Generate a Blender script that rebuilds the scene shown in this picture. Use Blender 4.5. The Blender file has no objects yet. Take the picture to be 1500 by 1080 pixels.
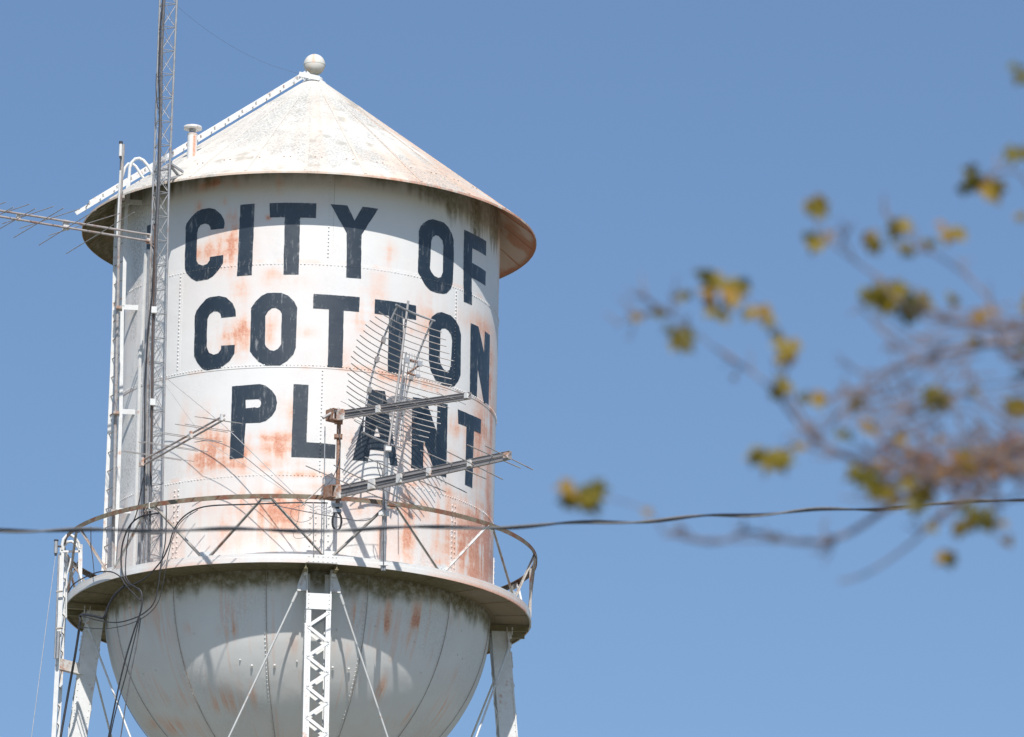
import bpy, bmesh, math, random
import numpy as np
from mathutils import Vector
from mathutils.geometry import tessellate_polygon
random.seed(7); rng = np.random.default_rng(11)
S = bpy.context.scene
COL = S.collection
pi = math.pi; rad = math.radians

# ------------------------------------------------------------------ camera solved from the photograph
F, DIST, PITCH, YAW, ROLL, HC = 10408.48, 119.5812, 15.6173, 1.7289, 1.2548, 1.6
CP = np.array([0, -DIST, HC])
_p, _y, _r = rad(PITCH), rad(YAW), rad(ROLL)
FW = np.array([math.sin(_y)*math.cos(_p), math.cos(_y)*math.cos(_p), math.sin(_p)])
_rt = np.array([math.cos(_y), -math.sin(_y), 0]); _up = np.cross(_rt, FW)
RT = _rt*math.cos(_r) + _up*math.sin(_r); UP = -_rt*math.sin(_r) + _up*math.cos(_r)

def ray(x, y):
    d = FW + RT*(x-750)/F + UP*(540-y)/F
    return d/np.linalg.norm(d)
def on_y(x, y, yy):                       # point of the sight line at depth plane y = yy
    d = ray(x, y); t = (yy-CP[1])/d[1]; return CP + d*t
def on_cyl(x, y, R):                      # point of the sight line on the upright cylinder of radius R round the tower
    d = ray(x, y); a = d[0]**2+d[1]**2; b = CP[0]*d[0]+CP[1]*d[1]; q = CP[0]**2+CP[1]**2-R*R
    t = (-b-math.sqrt(max(b*b-a*q, 0)))/a; return CP + d*t
def on_v(x, y, P0, phi):                  # on the vertical plane through P0 with heading (cos, sin)
    n = np.array([-math.sin(phi), math.cos(phi), 0]); d = ray(x, y)
    t = ((P0-CP) @ n)/(d @ n); return CP + d*t
def pol(az, r, z):                        # azimuth from the camera side, degrees, + to the right
    a = rad(az); return np.array([r*math.sin(a), -r*math.cos(a), z])

# ------------------------------------------------------------------ noise
def _h(i, j, k, s):
    n = (i*73856093) ^ (j*19349663) ^ (k*83492791) ^ (s*2654435761)
    n = (n ^ (n >> 13)) * 1274126177 & 0xffffffff
    n = (n ^ (n >> 16)) & 0xffff
    return n/65535.0
def vn(P, s=0):
    P = np.asarray(P, float); I = np.floor(P).astype(np.int64); f = P-I; f = f*f*(3-2*f); o = 0
    for a in (0, 1):
        for b in (0, 1):
            for c in (0, 1):
                w = (f[..., 0] if a else 1-f[..., 0])*(f[..., 1] if b else 1-f[..., 1])*(f[..., 2] if c else 1-f[..., 2])
                o = o + w*_h(I[..., 0]+a+5000, I[..., 1]+b+5000, I[..., 2]+c+5000, s)
    return o
def fbm(P, s=0, o=4):
    P = np.asarray(P, float); t = 0; a = .5
    for k in range(o):
        t = t + a*vn(P*2**k, s+k); a *= .5
    return t/(1-.5**o)
def sstep(a, b, x):
    t = np.clip((x-a)/(b-a), 0, 1); return t*t*(3-2*t)

# ------------------------------------------------------------------ mesh builder
class MB:
    def __init__(s): s.v = []; s.f = []; s.m = []; s.sm = []; s.n = 0
    def add(s, V, Fc, mat=0, smooth=False):
        s.v.extend([tuple(p) for p in V]); b = s.n
        for q in Fc:
            s.f.append([i+b for i in q]); s.m.append(mat); s.sm.append(smooth)
        s.n += len(V)
    def grid(s, P, cu=False, cv=False, mat=0, smooth=True, flip=False):
        n, m = P.shape[:2]; Fc = []
        for i in range(n if cu else n-1):
            for j in range(m if cv else m-1):
                a, b, c, d = i*m+j, i*m+(j+1) % m, ((i+1) % n)*m+(j+1) % m, ((i+1) % n)*m+j
                Fc.append((a, d, c, b) if flip else (a, b, c, d))
        s.add(P.reshape(-1, 3), Fc, mat, smooth)
    def tube(s, pts, r, n=8, mat=0, caps=True):
        pts = [np.array(p, float) for p in pts]; N = len(pts); R = r if hasattr(r, '__len__') else [r]*N
        rings = []; up = None
        for i, p in enumerate(pts):
            t = pts[min(i+1, N-1)]-pts[max(i-1, 0)]; t = t/(np.linalg.norm(t)+1e-12)
            if up is None:
                up = np.array([0, 0, 1.]) if abs(t[2]) < .9 else np.array([1., 0, 0])
            u = up - t*(up @ t); u /= np.linalg.norm(u)+1e-12; up = u; w = np.cross(t, u)
            rings.append([p+R[i]*(u*math.cos(2*pi*k/n)+w*math.sin(2*pi*k/n)) for k in range(n)])
        V = np.array(rings); s.grid(V, cv=True, mat=mat, smooth=n > 4)
        if caps:
            s.add(rings[0], [tuple(range(n))], mat); s.add(rings[-1], [tuple(range(n))[::-1]], mat)
    def box(s, c, ax, h, mat=0):
        c = np.array(c, float); ax = [np.array(a, float)/np.linalg.norm(a) for a in ax]; V = []
        for a in (-1, 1):
            for b in (-1, 1):
                for d in (-1, 1): V.append(c+ax[0]*h[0]*a+ax[1]*h[1]*b+ax[2]*h[2]*d)
        s.add(V, [(0, 1, 3, 2), (4, 6, 7, 5), (0, 4, 5, 1), (2, 3, 7, 6), (0, 2, 6, 4), (1, 5, 7, 3)], mat)
    def bar(s, a, b, w, h, side=(0, 0, 1), mat=0):       # rectangular bar a->b, w along side, h across it
        a = np.array(a, float); b = np.array(b, float); t = b-a; L = np.linalg.norm(t); t = t/L
        sd = np.array(side, float); sd = sd-t*(sd @ t); sd /= np.linalg.norm(sd); o = np.cross(t, sd)
        s.box((a+b)/2, (t, sd, o), (L/2, w/2, h/2), mat)
    def rivet(s, p, n, r=.014, h=.010, mat=0):
        p = np.array(p, float); n = np.array(n, float); n /= np.linalg.norm(n)
        u = np.cross(n, (0, 0, 1.)) if abs(n[2]) < .9 else np.array([1., 0, 0]); u /= np.linalg.norm(u); w = np.cross(n, u)
        V = [p+r*(u*math.cos(k*pi/3)+w*math.sin(k*pi/3)) for k in range(6)]
        V += [p+n*h*.8+.6*r*(u*math.cos(k*pi/3)+w*math.sin(k*pi/3)) for k in range(6)]
        s.add(V, [(k, (k+1) % 6, 6+(k+1) % 6, 6+k) for k in range(6)]+[(6, 7, 8, 9, 10, 11)], mat, True)
    def lathe(s, prof, c=(0, 0, 0), n=48, mat=0, smooth=True):
        c = np.array(c, float)
        P = np.array([[c+pol(360*j/n, r, z) for j in range(n)] for r, z in prof]); s.grid(P, cv=True, mat=mat, smooth=smooth)
    def build(s, name, mats, parent=None, attrs=None):
        base = ROOTS.get(parent.name, np.zeros(3)) if parent else np.zeros(3)
        V = np.array(s.v, float) if s.v else np.zeros((0, 3))
        me = bpy.data.meshes.new(name); me.from_pydata((V-base).tolist(), [], s.f)
        for m in (mats if isinstance(mats, (list, tuple)) else [mats]): me.materials.append(m)
        me.polygons.foreach_set('material_index', s.m); me.polygons.foreach_set('use_smooth', s.sm)
        if attrs:
            for k, fn in attrs.items():
                at = me.attributes.new(k, 'FLOAT', 'POINT'); at.data.foreach_set('value', np.asarray(fn(V), dtype=np.float32))
        me.update()
        o = bpy.data.objects.new(name, me); COL.objects.link(o)
        if parent: o.parent = parent; ROOTS[o.name] = base
        return o
ROOTS = {}
def thing(name, label, cat, base, group=None):
    o = bpy.data.objects.new(name, None); COL.objects.link(o); o.location = tuple(base); o.empty_display_size = .2
    ROOTS[o.name] = np.array(base, float); o['label'] = label; o['category'] = cat
    if group: o['group'] = group
    return o
def tag(o, label=None, cat=None, kind=None, group=None):
    for k, v in (('label', label), ('category', cat), ('kind', kind), ('group', group)):
        if v: o[k] = v
    return o

# ------------------------------------------------------------------ materials
def newmat(name):
    m = bpy.data.materials.new(name); m.use_nodes = True; nt = m.node_tree; nt.nodes.clear()
    out = nt.nodes.new('ShaderNodeOutputMaterial'); b = nt.nodes.new('ShaderNodeBsdfPrincipled')
    nt.links.new(b.outputs[0], out.inputs[0]); return m, nt, b
def N(nt, t, **kw):
    n = nt.nodes.new(t)
    for k, v in kw.items():
        if k.startswith('i_'):
            key = k[2:]; key = int(key) if key.isdigit() else key
            n.inputs[key].default_value = v
        else: setattr(n, k, v)
    return n
def noise(nt, scale, detail=4, stretch=None, rough=.55):
    tc = N(nt, 'ShaderNodeTexCoord'); n = N(nt, 'ShaderNodeTexNoise'); n.inputs['Scale'].default_value = scale
    n.inputs['Detail'].default_value = detail; n.inputs['Roughness'].default_value = rough
    if stretch:
        mp = N(nt, 'ShaderNodeMapping'); mp.inputs['Scale'].default_value = stretch
        nt.links.new(tc.outputs['Object'], mp.inputs[0]); nt.links.new(mp.outputs[0], n.inputs['Vector'])
    else: nt.links.new(tc.outputs['Object'], n.inputs['Vector'])
    return n.outputs[0]
def ramp(nt, src, stops):
    r = N(nt, 'ShaderNodeValToRGB'); e = r.color_ramp.elements
    while len(e) < len(stops): e.new(.5)
    for k, (p, c) in enumerate(stops):
        e[k].position = p; e[k].color = (*c, 1) if hasattr(c, '__len__') else (c, c, c, 1)
    nt.links.new(src, r.inputs[0]); return r.outputs[0]
def mix(nt, fac, a, b):
    m = N(nt, 'ShaderNodeMix', data_type='RGBA')
    for s_, v in ((m.inputs[0], fac), (m.inputs[6], a), (m.inputs[7], b)):
        if hasattr(v, 'links') or hasattr(v, 'is_linked'): nt.links.new(v, s_)
        elif hasattr(v, '__len__'): s_.default_value = (*v, 1)
        else: s_.default_value = v
    return m.outputs[2]
def math_(nt, op, a, b, clamp=False):
    m = N(nt, 'ShaderNodeMath', operation=op); m.use_clamp = clamp
    for s_, v in ((m.inputs[0], a), (m.inputs[1], b)):
        if hasattr(v, 'is_linked'): nt.links.new(v, s_)
        else: s_.default_value = v
    return m.outputs[0]
def attr(nt, name):
    a = N(nt, 'ShaderNodeAttribute'); a.attribute_name = name; return a.outputs['Fac']
def bump(nt, b, h, dist=.01, st=.5):
    n = N(nt, 'ShaderNodeBump'); n.inputs['Strength'].default_value = st; n.inputs['Distance'].default_value = dist
    nt.links.new(h, n.inputs['Height']); nt.links.new(n.outputs[0], b.inputs['Normal'])

def tank_paint(name, base=(.83, .82, .80), base2=(.77, .765, .75), rough=.5, wash=(.86, .53, .385)):
    """old white paint, rust wash and grime driven by stain maps stored on the mesh"""
    m, nt, b = newmat(name)
    c = mix(nt, ramp(nt, noise(nt, 1.1, 5), [(.35, 0.), (.7, .6)]), base, base2)
    fine = noise(nt, 26, 7, rough=.7)
    ru = math_(nt, 'MULTIPLY', attr(nt, 'rust'), ramp(nt, fine, [(.3, .5), (.65, 1.)]))
    c = mix(nt, math_(nt, 'MULTIPLY', ramp(nt, ru, [(0., 0.), (.5, .85), (1., 1.)]), 1.), c, wash)
    c = mix(nt, ramp(nt, ru, [(.45, 0.), (1., .85)]), c, (.62, .195, .1))
    gr = attr(nt, 'grime')
    sp = ramp(nt, noise(nt, 9, 6, rough=.7), [(.3, .55), (.55, 1.)])
    c = mix(nt, math_(nt, 'MULTIPLY', gr, sp, True), c, (.165, .14, .065))
    gy = math_(nt, 'MULTIPLY', attr(nt, 'grey'), ramp(nt, noise(nt, 28, 6, rough=.75), [(.42, 0.), (.62, 1.)]), True)
    c = mix(nt, gy, c, (.36, .36, .34))
    nt.links.new(c, b.inputs['Base Color']); b.inputs['Roughness'].default_value = rough
    b.inputs['Specular IOR Level'].default_value = .35
    bump(nt, b, noise(nt, 2.2, 3), .03, .25)
    return m
def plain(name, c1, c2, rough=.6, scale=12, rust=None, rust_amt=.5, metal=0, stretch=None):
    m, nt, b = newmat(name)
    c = mix(nt, ramp(nt, noise(nt, scale, 5), [(.35, 0.), (.65, 1.)]), c1, c2)
    if rust:
        k = ramp(nt, noise(nt, scale*.45, 6, stretch, .7), [(.62-.25*rust_amt, 0.), (.72-.2*rust_amt, 1.)])
        c = mix(nt, k, c, rust)
    nt.links.new(c, b.inputs['Base Color']); b.inputs['Roughness'].default_value = rough; b.inputs['Metallic'].default_value = metal
    return m
M = {}
M['paint'] = tank_paint('old_white_tank_paint')
M['bowl'] = tank_paint('old_white_bowl_paint', rough=.55)
M['roof'] = tank_paint('old_roof_paint', (.79, .765, .70), (.63, .605, .54), rough=.75, wash=(.8, .57, .42))
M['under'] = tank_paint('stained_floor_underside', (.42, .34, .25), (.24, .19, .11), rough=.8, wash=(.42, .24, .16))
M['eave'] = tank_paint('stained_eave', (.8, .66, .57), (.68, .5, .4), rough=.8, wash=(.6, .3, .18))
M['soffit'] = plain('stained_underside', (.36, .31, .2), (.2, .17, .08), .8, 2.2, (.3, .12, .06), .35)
M['white'] = plain('white_steel', (.8, .8, .79), (.72, .72, .7), .45, 8, (.6, .36, .25), .12)
M['whiterust'] = plain('white_steel_rusty', (.8, .79, .77), (.7, .68, .65), .5, 8, (.5, .25, .15), .42)
M['rail'] = plain('rusty_rail', (.25, .22, .16), (.17, .135, .09), .75, 9, (.21, .085, .05), .6)
M['brace'] = plain('grey_brace', (.48, .46, .43), (.36, .32, .28), .6, 9, (.38, .2, .13), .35)
M['galv'] = plain('galvanised', (.46, .47, .48), (.36, .36, .37), .45, 14, (.36, .26, .22), .15, .35)
M['alu'] = plain('weathered_aluminium', (.5, .48, .46), (.38, .35, .34), .5, 14, (.34, .24, .2), .3, .3)
M['boom'] = plain('boom_aluminium', (.5, .45, .43), (.4, .35, .33), .5, 10, (.36, .22, .17), .4, .15)
M['boomc'] = plain('dull_boom_channel', (.36, .335, .33), (.31, .285, .28), .6, 6, (.24, .17, .14), .1, stretch=(.3, .3, 3))
M['brown'] = plain('brown_cable', (.13, .08, .065), (.09, .06, .05), .7, 14)
M['palecable'] = plain('pale_cable', (.27, .26, .26), (.2, .2, .2), .5, 20)
M['rusty'] = plain('rust_brown', (.36, .24, .19), (.3, .16, .1), .8, 14, (.2, .08, .04), .5)
M['cable'] = plain('black_cable', (.03, .03, .035), (.05, .05, .055), .5, 20)
M['greycable'] = plain('grey_cable', (.17, .17, .18), (.11, .11, .12), .6, 20)
M['bark'] = plain('bark', (.27, .215, .21), (.18, .14, .14), .9, 30)
def letter_paint():
    m, nt, b = newmat('faded_navy_letter_paint')
    c = mix(nt, ramp(nt, noise(nt, 5, 5), [(.35, 0.), (.7, 1.)]), (.007, .017, .030), (.013, .025, .039))
    s1 = ramp(nt, noise(nt, 5, 6, (3.4, 3.4, .5), .75), [(.57, 0.), (.67, .6)])
    s2 = ramp(nt, noise(nt, 1.6, 3), [(.42, 0.), (.6, 1.)])
    c = mix(nt, math_(nt, 'MULTIPLY', s1, s2), c, (.5, .5, .49))
    edge = attr(nt, 'edge')
    e = math_(nt, 'MULTIPLY', edge, ramp(nt, noise(nt, 13, 6, rough=.8), [(.55, 0.), (.66, .55)]))
    c = mix(nt, e, c, (.55, .54, .52))
    nt.links.new(c, b.inputs['Base Color']); b.inputs['Roughness'].default_value = .4
    b.inputs['Specular IOR Level'].default_value = 1.
    bump(nt, b, noise(nt, 2.2, 3), .03, .2); return m
M['letter'] = letter_paint()

# ------------------------------------------------------------------ stains: pixel blobs of the photo put on the tank surface
R = 3.35
ZR, S1, S2, S3, ZB, ZC = 37.305, 35.887, 34.011, 32.166, 30.431, 30.52
RR, RB = 3.9906, 4.0269
ZT = 37.77                                    # shell top under the roof
rust_px = [(330,360,26,22,.5),(312,372,22,16,.3),(345,345,8,14,.6),(335,372,7,22,.45),(290,372,10,8,.4),(405,412,13,8,.5),(352,425,9,16,.5),(400,400,9,6,.4),
 (570,372,8,12,.55),(555,405,9,7,.25),(445,412,8,5,.3),(340,500,14,14,.4),(355,488,22,20,.4),(335,492,9,6,.6),(362,478,10,9,.5),(355,505,8,18,.35),(398,470,8,14,.4),(395,495,6,12,.4),
 (445,487,12,5,.35),(308,515,8,10,.3),(540,455,18,26,.3),(530,470,9,12,.5),(555,432,9,16,.3),(628,465,14,26,.45),(622,478,10,8,.3),(605,486,7,5,.4),(700,475,18,12,.45),(714,510,10,30,.4),(716,550,6,30,.4),
 (310,672,24,15,1.),(318,650,12,16,.8),(290,682,12,10,.55),(355,662,10,14,.7),(300,640,8,20,.4),(335,680,16,7,.5),(350,684,12,6,.6),(305,618,14,20,.25),(270,625,5,26,.3),
 (400,652,18,12,.75),(415,662,10,7,.8),(385,640,12,7,.6),(430,610,9,18,.5),(422,640,16,6,.45),(395,600,18,18,.15),(425,680,22,6,.35),(388,683,8,6,.5),
 (455,695,26,4,.6),(430,697,16,3,.5),(530,540,24,3,.5),(575,553,14,4,.7),(620,562,26,5,.5),(640,570,14,4,.5),(500,520,12,12,.3),
 (512,640,7,20,.5),(560,560,14,22,.22),(585,600,14,16,.3),(600,640,10,30,.3),(622,655,8,20,.55),(630,672,7,10,.6),(588,660,8,30,.35),(560,640,8,18,.3),
 (672,630,9,12,.55),(662,620,7,10,.4),(664,668,5,9,.6),(700,650,9,26,.6),(706,610,8,24,.45),(716,660,5,50,.55),(695,690,7,14,.5),(690,640,10,30,.3),(720,600,5,40,.4),
 (330,770,7,24,.5),(350,740,8,16,.35),(385,745,22,14,.55),(410,748,12,18,.8),(425,760,8,22,.75),(440,745,10,14,.5),(392,775,16,10,.35),(300,735,18,14,.25),(345,790,26,12,.2),(420,730,22,8,.4),
 (500,715,34,4,.45),(560,735,28,12,.4),(530,745,14,10,.35),(600,760,8,40,.75),(595,790,7,30,.8),(618,745,12,14,.5),(640,780,5,40,.5),(655,790,5,44,.65),(672,800,6,36,.5),(665,740,8,12,.3),
 (690,775,10,30,.6),(702,800,12,44,.9),(715,810,9,40,1.),(685,815,9,30,.7),(715,740,7,40,.45),(660,722,20,5,.4),(620,707,22,5,.45),(640,820,10,14,.5),(555,790,8,26,.35),
 (287,304,6,6,.8),(328,296,4,4,.5),(339,316,5,7,.6),(393,319,3,3,.9),(300,272,12,6,.6),(318,266,8,5,.7),(345,268,10,6,.4),(410,268,5,12,.35),(470,300,12,10,.12),(510,268,20,6,.2)]
def blobs(lst, fn, cosf=True):
    o = []
    for x, y, rx, ry, s in lst:
        P = fn(x, y); a = math.atan2(P[0], -P[1]); o.append((a, P[2], rx/84.6/max(math.cos(a), .25), ry/84.6, s))
    return o
RB_ = blobs(rust_px, lambda x, y: on_cyl(x, y, R))
def az_of(V): return np.arctan2(V[:, 0], -V[:, 1])
def shell_rust(V):
    a = az_of(V); z = V[:, 2]; s = a*R; t = np.zeros(len(V))
    for a0, z0, sx, sz, k in RB_:
        t += k*np.exp(-.5*(((a-a0)*R/sx)**2+((z-z0)/sz)**2)*1.1)
    P = np.stack([s, z, s*0], -1)
    st = fbm(P*np.array([14, 1.6, 1]), 3, 4); br = fbm(P*np.array([2.2, 16, 1]), 9, 4); cl = fbm(P*np.array([5, 4, 1]), 15, 5)
    mod = np.clip(.05+1.2*sstep(.28, .72, .45*st+.25*br+.4*cl), 0, 1.25)
    lowf = fbm(P*np.array([1.1, .9, 1]), 30, 4)
    lowb = sstep(S3+.1, S3-.3, z)
    gen = .07*sstep(.45, .7, lowf)+.22*lowb*sstep(.4, .65, fbm(P*np.array([7, .55, 1]), 41, 4))
    # back and sides get stains of their own
    side = sstep(1.2, 1.6, np.abs(a))*.5*sstep(.52, .7, fbm(P*np.array([2.5, .8, 1]), 51, 4))
    seam = 0
    for zs in (S1, S2, S3):
        seam = seam+.3*np.exp(-((z-zs)/.03)**2)*sstep(.48, .68, fbm(P*np.array([3, 3, 1]), 60, 3))
    return np.clip(t*mod*1.0+gen+side+seam, 0, 1)
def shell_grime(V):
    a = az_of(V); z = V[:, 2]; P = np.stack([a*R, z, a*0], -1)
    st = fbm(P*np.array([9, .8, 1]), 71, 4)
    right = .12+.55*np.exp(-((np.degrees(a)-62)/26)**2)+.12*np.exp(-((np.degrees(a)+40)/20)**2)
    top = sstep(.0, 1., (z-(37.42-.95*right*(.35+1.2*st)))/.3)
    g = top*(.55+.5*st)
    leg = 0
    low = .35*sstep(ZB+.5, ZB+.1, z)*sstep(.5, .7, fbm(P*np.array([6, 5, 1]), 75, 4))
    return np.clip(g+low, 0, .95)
def shell_grey(V):
    a = np.degrees(az_of(V)); z = V[:, 2]; P = np.stack([rad(1)*a*R, z, a*0], -1)
    g = .75*np.exp(-((a+62)/9)**2)*sstep(30.5, 33.0, z)*sstep(.35, .6, fbm(P*np.array([3, .7, 1]), 81, 4))
    g = g+.12*sstep(.5, .7, fbm(P*np.array([2, 1.2, 1]), 83, 4))+.3*sstep(100, 140, np.abs(a))
    g = g+.35*sstep(ZB+1.1, ZB+.2, z)*sstep(.5, .72, fbm(P*np.array([3, 2, 1]), 87, 4))
    return np.clip(g, 0, 1)
AT_SHELL = {'rust': shell_rust, 'grime': shell_grime, 'grey': shell_grey}

# ------------------------------------------------------------------ letters (outlines traced in zoomed crops of the photo)
def crop(ox, oy, pts): return [(ox+x/6.75, oy+y/6.75) for x, y in pts]
def rnd(pts, it=1):                                       # soften a traced outline
    return pts
L = []
L.append(('C in the top line', crop(260,280,[(80,360),(90,320),(130,265),(190,205),(240,180),(320,168),(370,180),(430,230),(458,280),(466,320),(460,370),(330,385),(325,355),(308,332),(270,322),(230,335),(205,370),(195,420),(190,560),(188,690),(205,722),(250,737),(290,722),(318,685),(320,652),(452,632),(450,710),(430,750),(400,790),(350,845),(300,875),(190,893),(140,865),(95,815),(74,770),(73,640),(80,480)]), []))
L.append(('I in the top line', crop(260,280,[(622,136),(763,125),(750,480),(735,832),(590,842),(606,480)]), []))
L.append(('T in the top line', [(395.1,297.8),(423,297.2),(463.4,298.2),(462.7,319.6),(439.7,319),(438.6,360),(437.5,402.5),(415.1,402.5),(416.2,360),(417.3,318.5),(395.1,318.8)], []))
L.append(('Y in the top line', crop(420,280,[(433,130),(600,143),(670,295),(750,155),(905,176),(742,430),(736,650),(733,868),(587,855),(592,640),(593,415)]), []))
L.append(('O in the top line', crop(580,300,[(228,260),(245,215),(275,180),(320,152),(365,143),(470,175),(520,225),(552,285),(571,350),(572,540),(562,770),(540,830),(500,875),(465,882),(400,872),(340,850),(290,800),(240,710),(218,665),(225,400)]), [crop(580,300,[(350,360),(365,320),(395,302),(425,312),(460,355),(468,400),(466,540),(462,670),(445,715),(420,723),(380,705),(350,665),(337,630),(345,430)])]))
L.append(('F in the top line', crop(580,300,[(675,247),(780,298),(893,362),(890,507),(755,430),(752,575),(888,660),(885,802),(750,722),(748,992),(667,958),(668,640)]), []))
L.append(('C in the middle line', crop(280,420,[(38,290),(55,240),(100,180),(150,125),(190,105),(280,93),(350,110),(410,165),(440,235),(443,295),(300,310),(290,270),(265,247),(225,245),(185,275),(165,320),(158,450),(156,600),(178,655),(225,675),(270,660),(298,620),(300,585),(433,577),(430,660),(380,740),(290,808),(155,828),(110,815),(60,750),(30,690),(35,500)]), []))
L.append(('O in the middle line, after the C', crop(280,420,[(593,215),(640,145),(700,90),(755,65),(820,62),(890,63),(960,90),(1020,150),(1048,210),(1042,400),(1035,600),(1010,670),(950,735),(880,780),(740,782),(670,745),(610,680),(583,640),(590,400)]), [crop(280,420,[(735,290),(760,245),(800,215),(840,212),(880,235),(897,265),(893,430),(890,570),(860,615),(820,637),(780,630),(745,600),(730,570),(732,430)])]))
L.append(('first T in the middle line', crop(440,410,[(130,141),(360,155),(585,173),(578,318),(428,305),(422,600),(415,872),(268,862),(276,600),(283,293),(125,283)]), []))
L.append(('second T in the middle line, behind the dish', [(548.9,438.6),(580,442.5),(609.3,448.1),(609.3,468.9),(590.4,465.6),(589.4,505),(588,548.5),(567.7,545.6),(568.6,505),(569.6,462.6),(548.6,459.6)], []))
L.append(('last O in the middle line', crop(590,440,[(258,220),(285,165),(340,125),(380,117),(470,150),(520,200),(555,265),(572,340),(571,540),(568,740),(545,800),(510,845),(480,857),(390,838),(320,790),(272,690),(255,600),(256,420)]), [crop(590,440,[(370,300),(385,280),(420,280),(450,300),(475,340),(485,400),(480,520),(472,640),(460,690),(430,703),(400,680),(375,640),(362,580),(367,430)])]))
L.append(('N in the middle line', crop(590,440,[(668,226),(745,262),(800,520),(808,307),(858,345),(852,700),(845,1040),(797,1010),(738,680),(728,962),(660,910),(664,560)]), []))
L.append(('P in the bottom line', crop(330,550,[(68,108),(200,97),(340,86),(400,100),(460,150),(500,210),(513,270),(500,340),(460,400),(400,450),(340,468),(200,472),(190,650),(180,815),(42,828),(52,600),(60,350)]), [crop(330,550,[(202,240),(330,235),(352,255),(356,275),(345,310),(320,322),(290,316),(202,326)])]))
L.append(('L in the bottom line', [(430,562.9),(451.9,564),(450.4,606),(449,648),(470,649.3),(491.5,651.5),(491,672),(459,670.8),(426.7,669.6),(428.3,616)], []))
L.append(('A in the bottom line', crop(490,560,[(350,72),(498,90),(560,440),(628,830),(552,820),(528,690),(440,676),(355,665),(330,783),(176,770),(262,420)]), [crop(490,560,[(418,425),(390,535),(450,543)])]))
L.append(('N in the bottom line', crop(590,570,[(98,80),(225,100),(335,420),(343,140),(445,152),(438,520),(430,872),(340,850),(300,770),(208,515),(200,795),(82,780),(90,400)]), []))
L.append(('T in the bottom line', crop(590,570,[(545,200),(660,250),(775,302),(770,440),(705,412),(696,700),(687,978),(615,945),(623,650),(630,370),(548,340)]), []))
L.append(('fragment behind the mast', [(215.5,331),(224,328),(230,327),(230,336),(220,339),(219,357),(228,357),(228,365),(214.5,365.5)], []))
def to_sz(pts):
    o = []
    for x, y in pts:
        P = on_cyl(x, y, R+.004); o.append((math.atan2(P[0], -P[1])*R, P[2]))
    return o
LET = [(nm, to_sz(o), [to_sz(h) for h in hs]) for nm, o, hs in L]
def inside(pt, poly):
    x, y = pt; c = False; n = len(poly)
    for i in range(n):
        (x1, y1), (x2, y2) = poly[i], poly[i-1]
        if (y1 > y) != (y2 > y) and x < (x2-x1)*(y-y1)/(y2-y1)+x1: c = not c
    return c
def on_letter(s, z):
    for nm, o, hs in LET:
        if inside((s, z), o) and not any(inside((s, z), h) for h in hs): return True
    return False
LAP = .007
def shell_r(z):                                            # riveted courses lap: alternate outer / inner
    return R + (LAP if (S2 < z < S1 or z < S3) else 0)

# ================================================================== WATER TOWER
T = thing('water_tower', 'old white riveted water tower with cone roof, hemispherical bowl and CITY OF COTTON PLANT lettering', 'water tower', (0, 0, 0))
azs = np.concatenate([np.linspace(-112, 112, 620), np.linspace(112, 248, 70)[1:-1]])
def rowsz(a, b, n): return list(np.linspace(a, b, n))
# shell
mb = MB()
for a, b, d, n in [(S1, ZT, 0, 70), (S2, S1, LAP, 60), (S3, S2, 0, 60), (ZB+.04, S3, LAP, 56)]:
    P = np.array([[pol(az, R+d, z) for az in azs] for z in np.linspace(b, a, n)]); mb.grid(P, cv=True)
for z in (S1, S2, S3):
    P = np.array([[pol(az, r, z) for az in azs] for r in (R-.002, R+LAP)]); mb.grid(P, cv=True, smooth=False)
def rivet_row(z, nrm_off, n, up=.035, sz=.0165):
    for k in range(n):
        az = 360*k/n-180; s = rad(az)*R; r = shell_r(z+up)+.001
        mb.rivet(pol(az, r, z+up), pol(az, 1, 0), sz*random.uniform(.8, 1.15), .012*random.uniform(.6, 1.3), 1 if (abs(az) < 80 and on_letter(s, z+up)) else 0)
rivet_row(S1, 0, 330, -.045); rivet_row(S2, 0, 330, .045); rivet_row(S3, 0, 330, -.045)
def rivet_col(az, z0, z1, step=.066, off=(0,), sz=.0165):
    z = z0
    while z < z1:
        for o in off:
            a = az+math.degrees(o/R); mb.rivet(pol(a, shell_r(z)+.001, z), pol(a, 1, 0), sz, .017, 1 if abs(a) < 80 and on_letter(rad(a)*R, z) else 0)
        z += step
for k in range(4):
    rivet_col(5.6+90*k, S1+.1, ZT-.1); rivet_col(-40.5+90*k, S2+.12, S1-.1); rivet_col(5+90*k, S3+.02, S2-.02)
    rivet_col(-39+90*k, ZB+.2, S3-.12, .09, (-.05, .03), .02)
    # butt line of the plates beside each rivet column
    for a, z0, z1, d in ((7.0, S1, ZT, 0), (-39.6, S2, S1, LAP), (6.2, S3, S2, 0), (-37.6, ZB, S3, LAP)):
        mb.box(pol(a+90*k, R+d+.001, (z0+z1)/2), (pol(a+90*k+90, 1, 0), pol(a+90*k, 1, 0), (0, 0, 1)), (.003, .002, (z1-z0)/2-.03))
shell = mb.build('tank_shell', [M['paint'], M['letter']], T, AT_SHELL)
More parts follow.
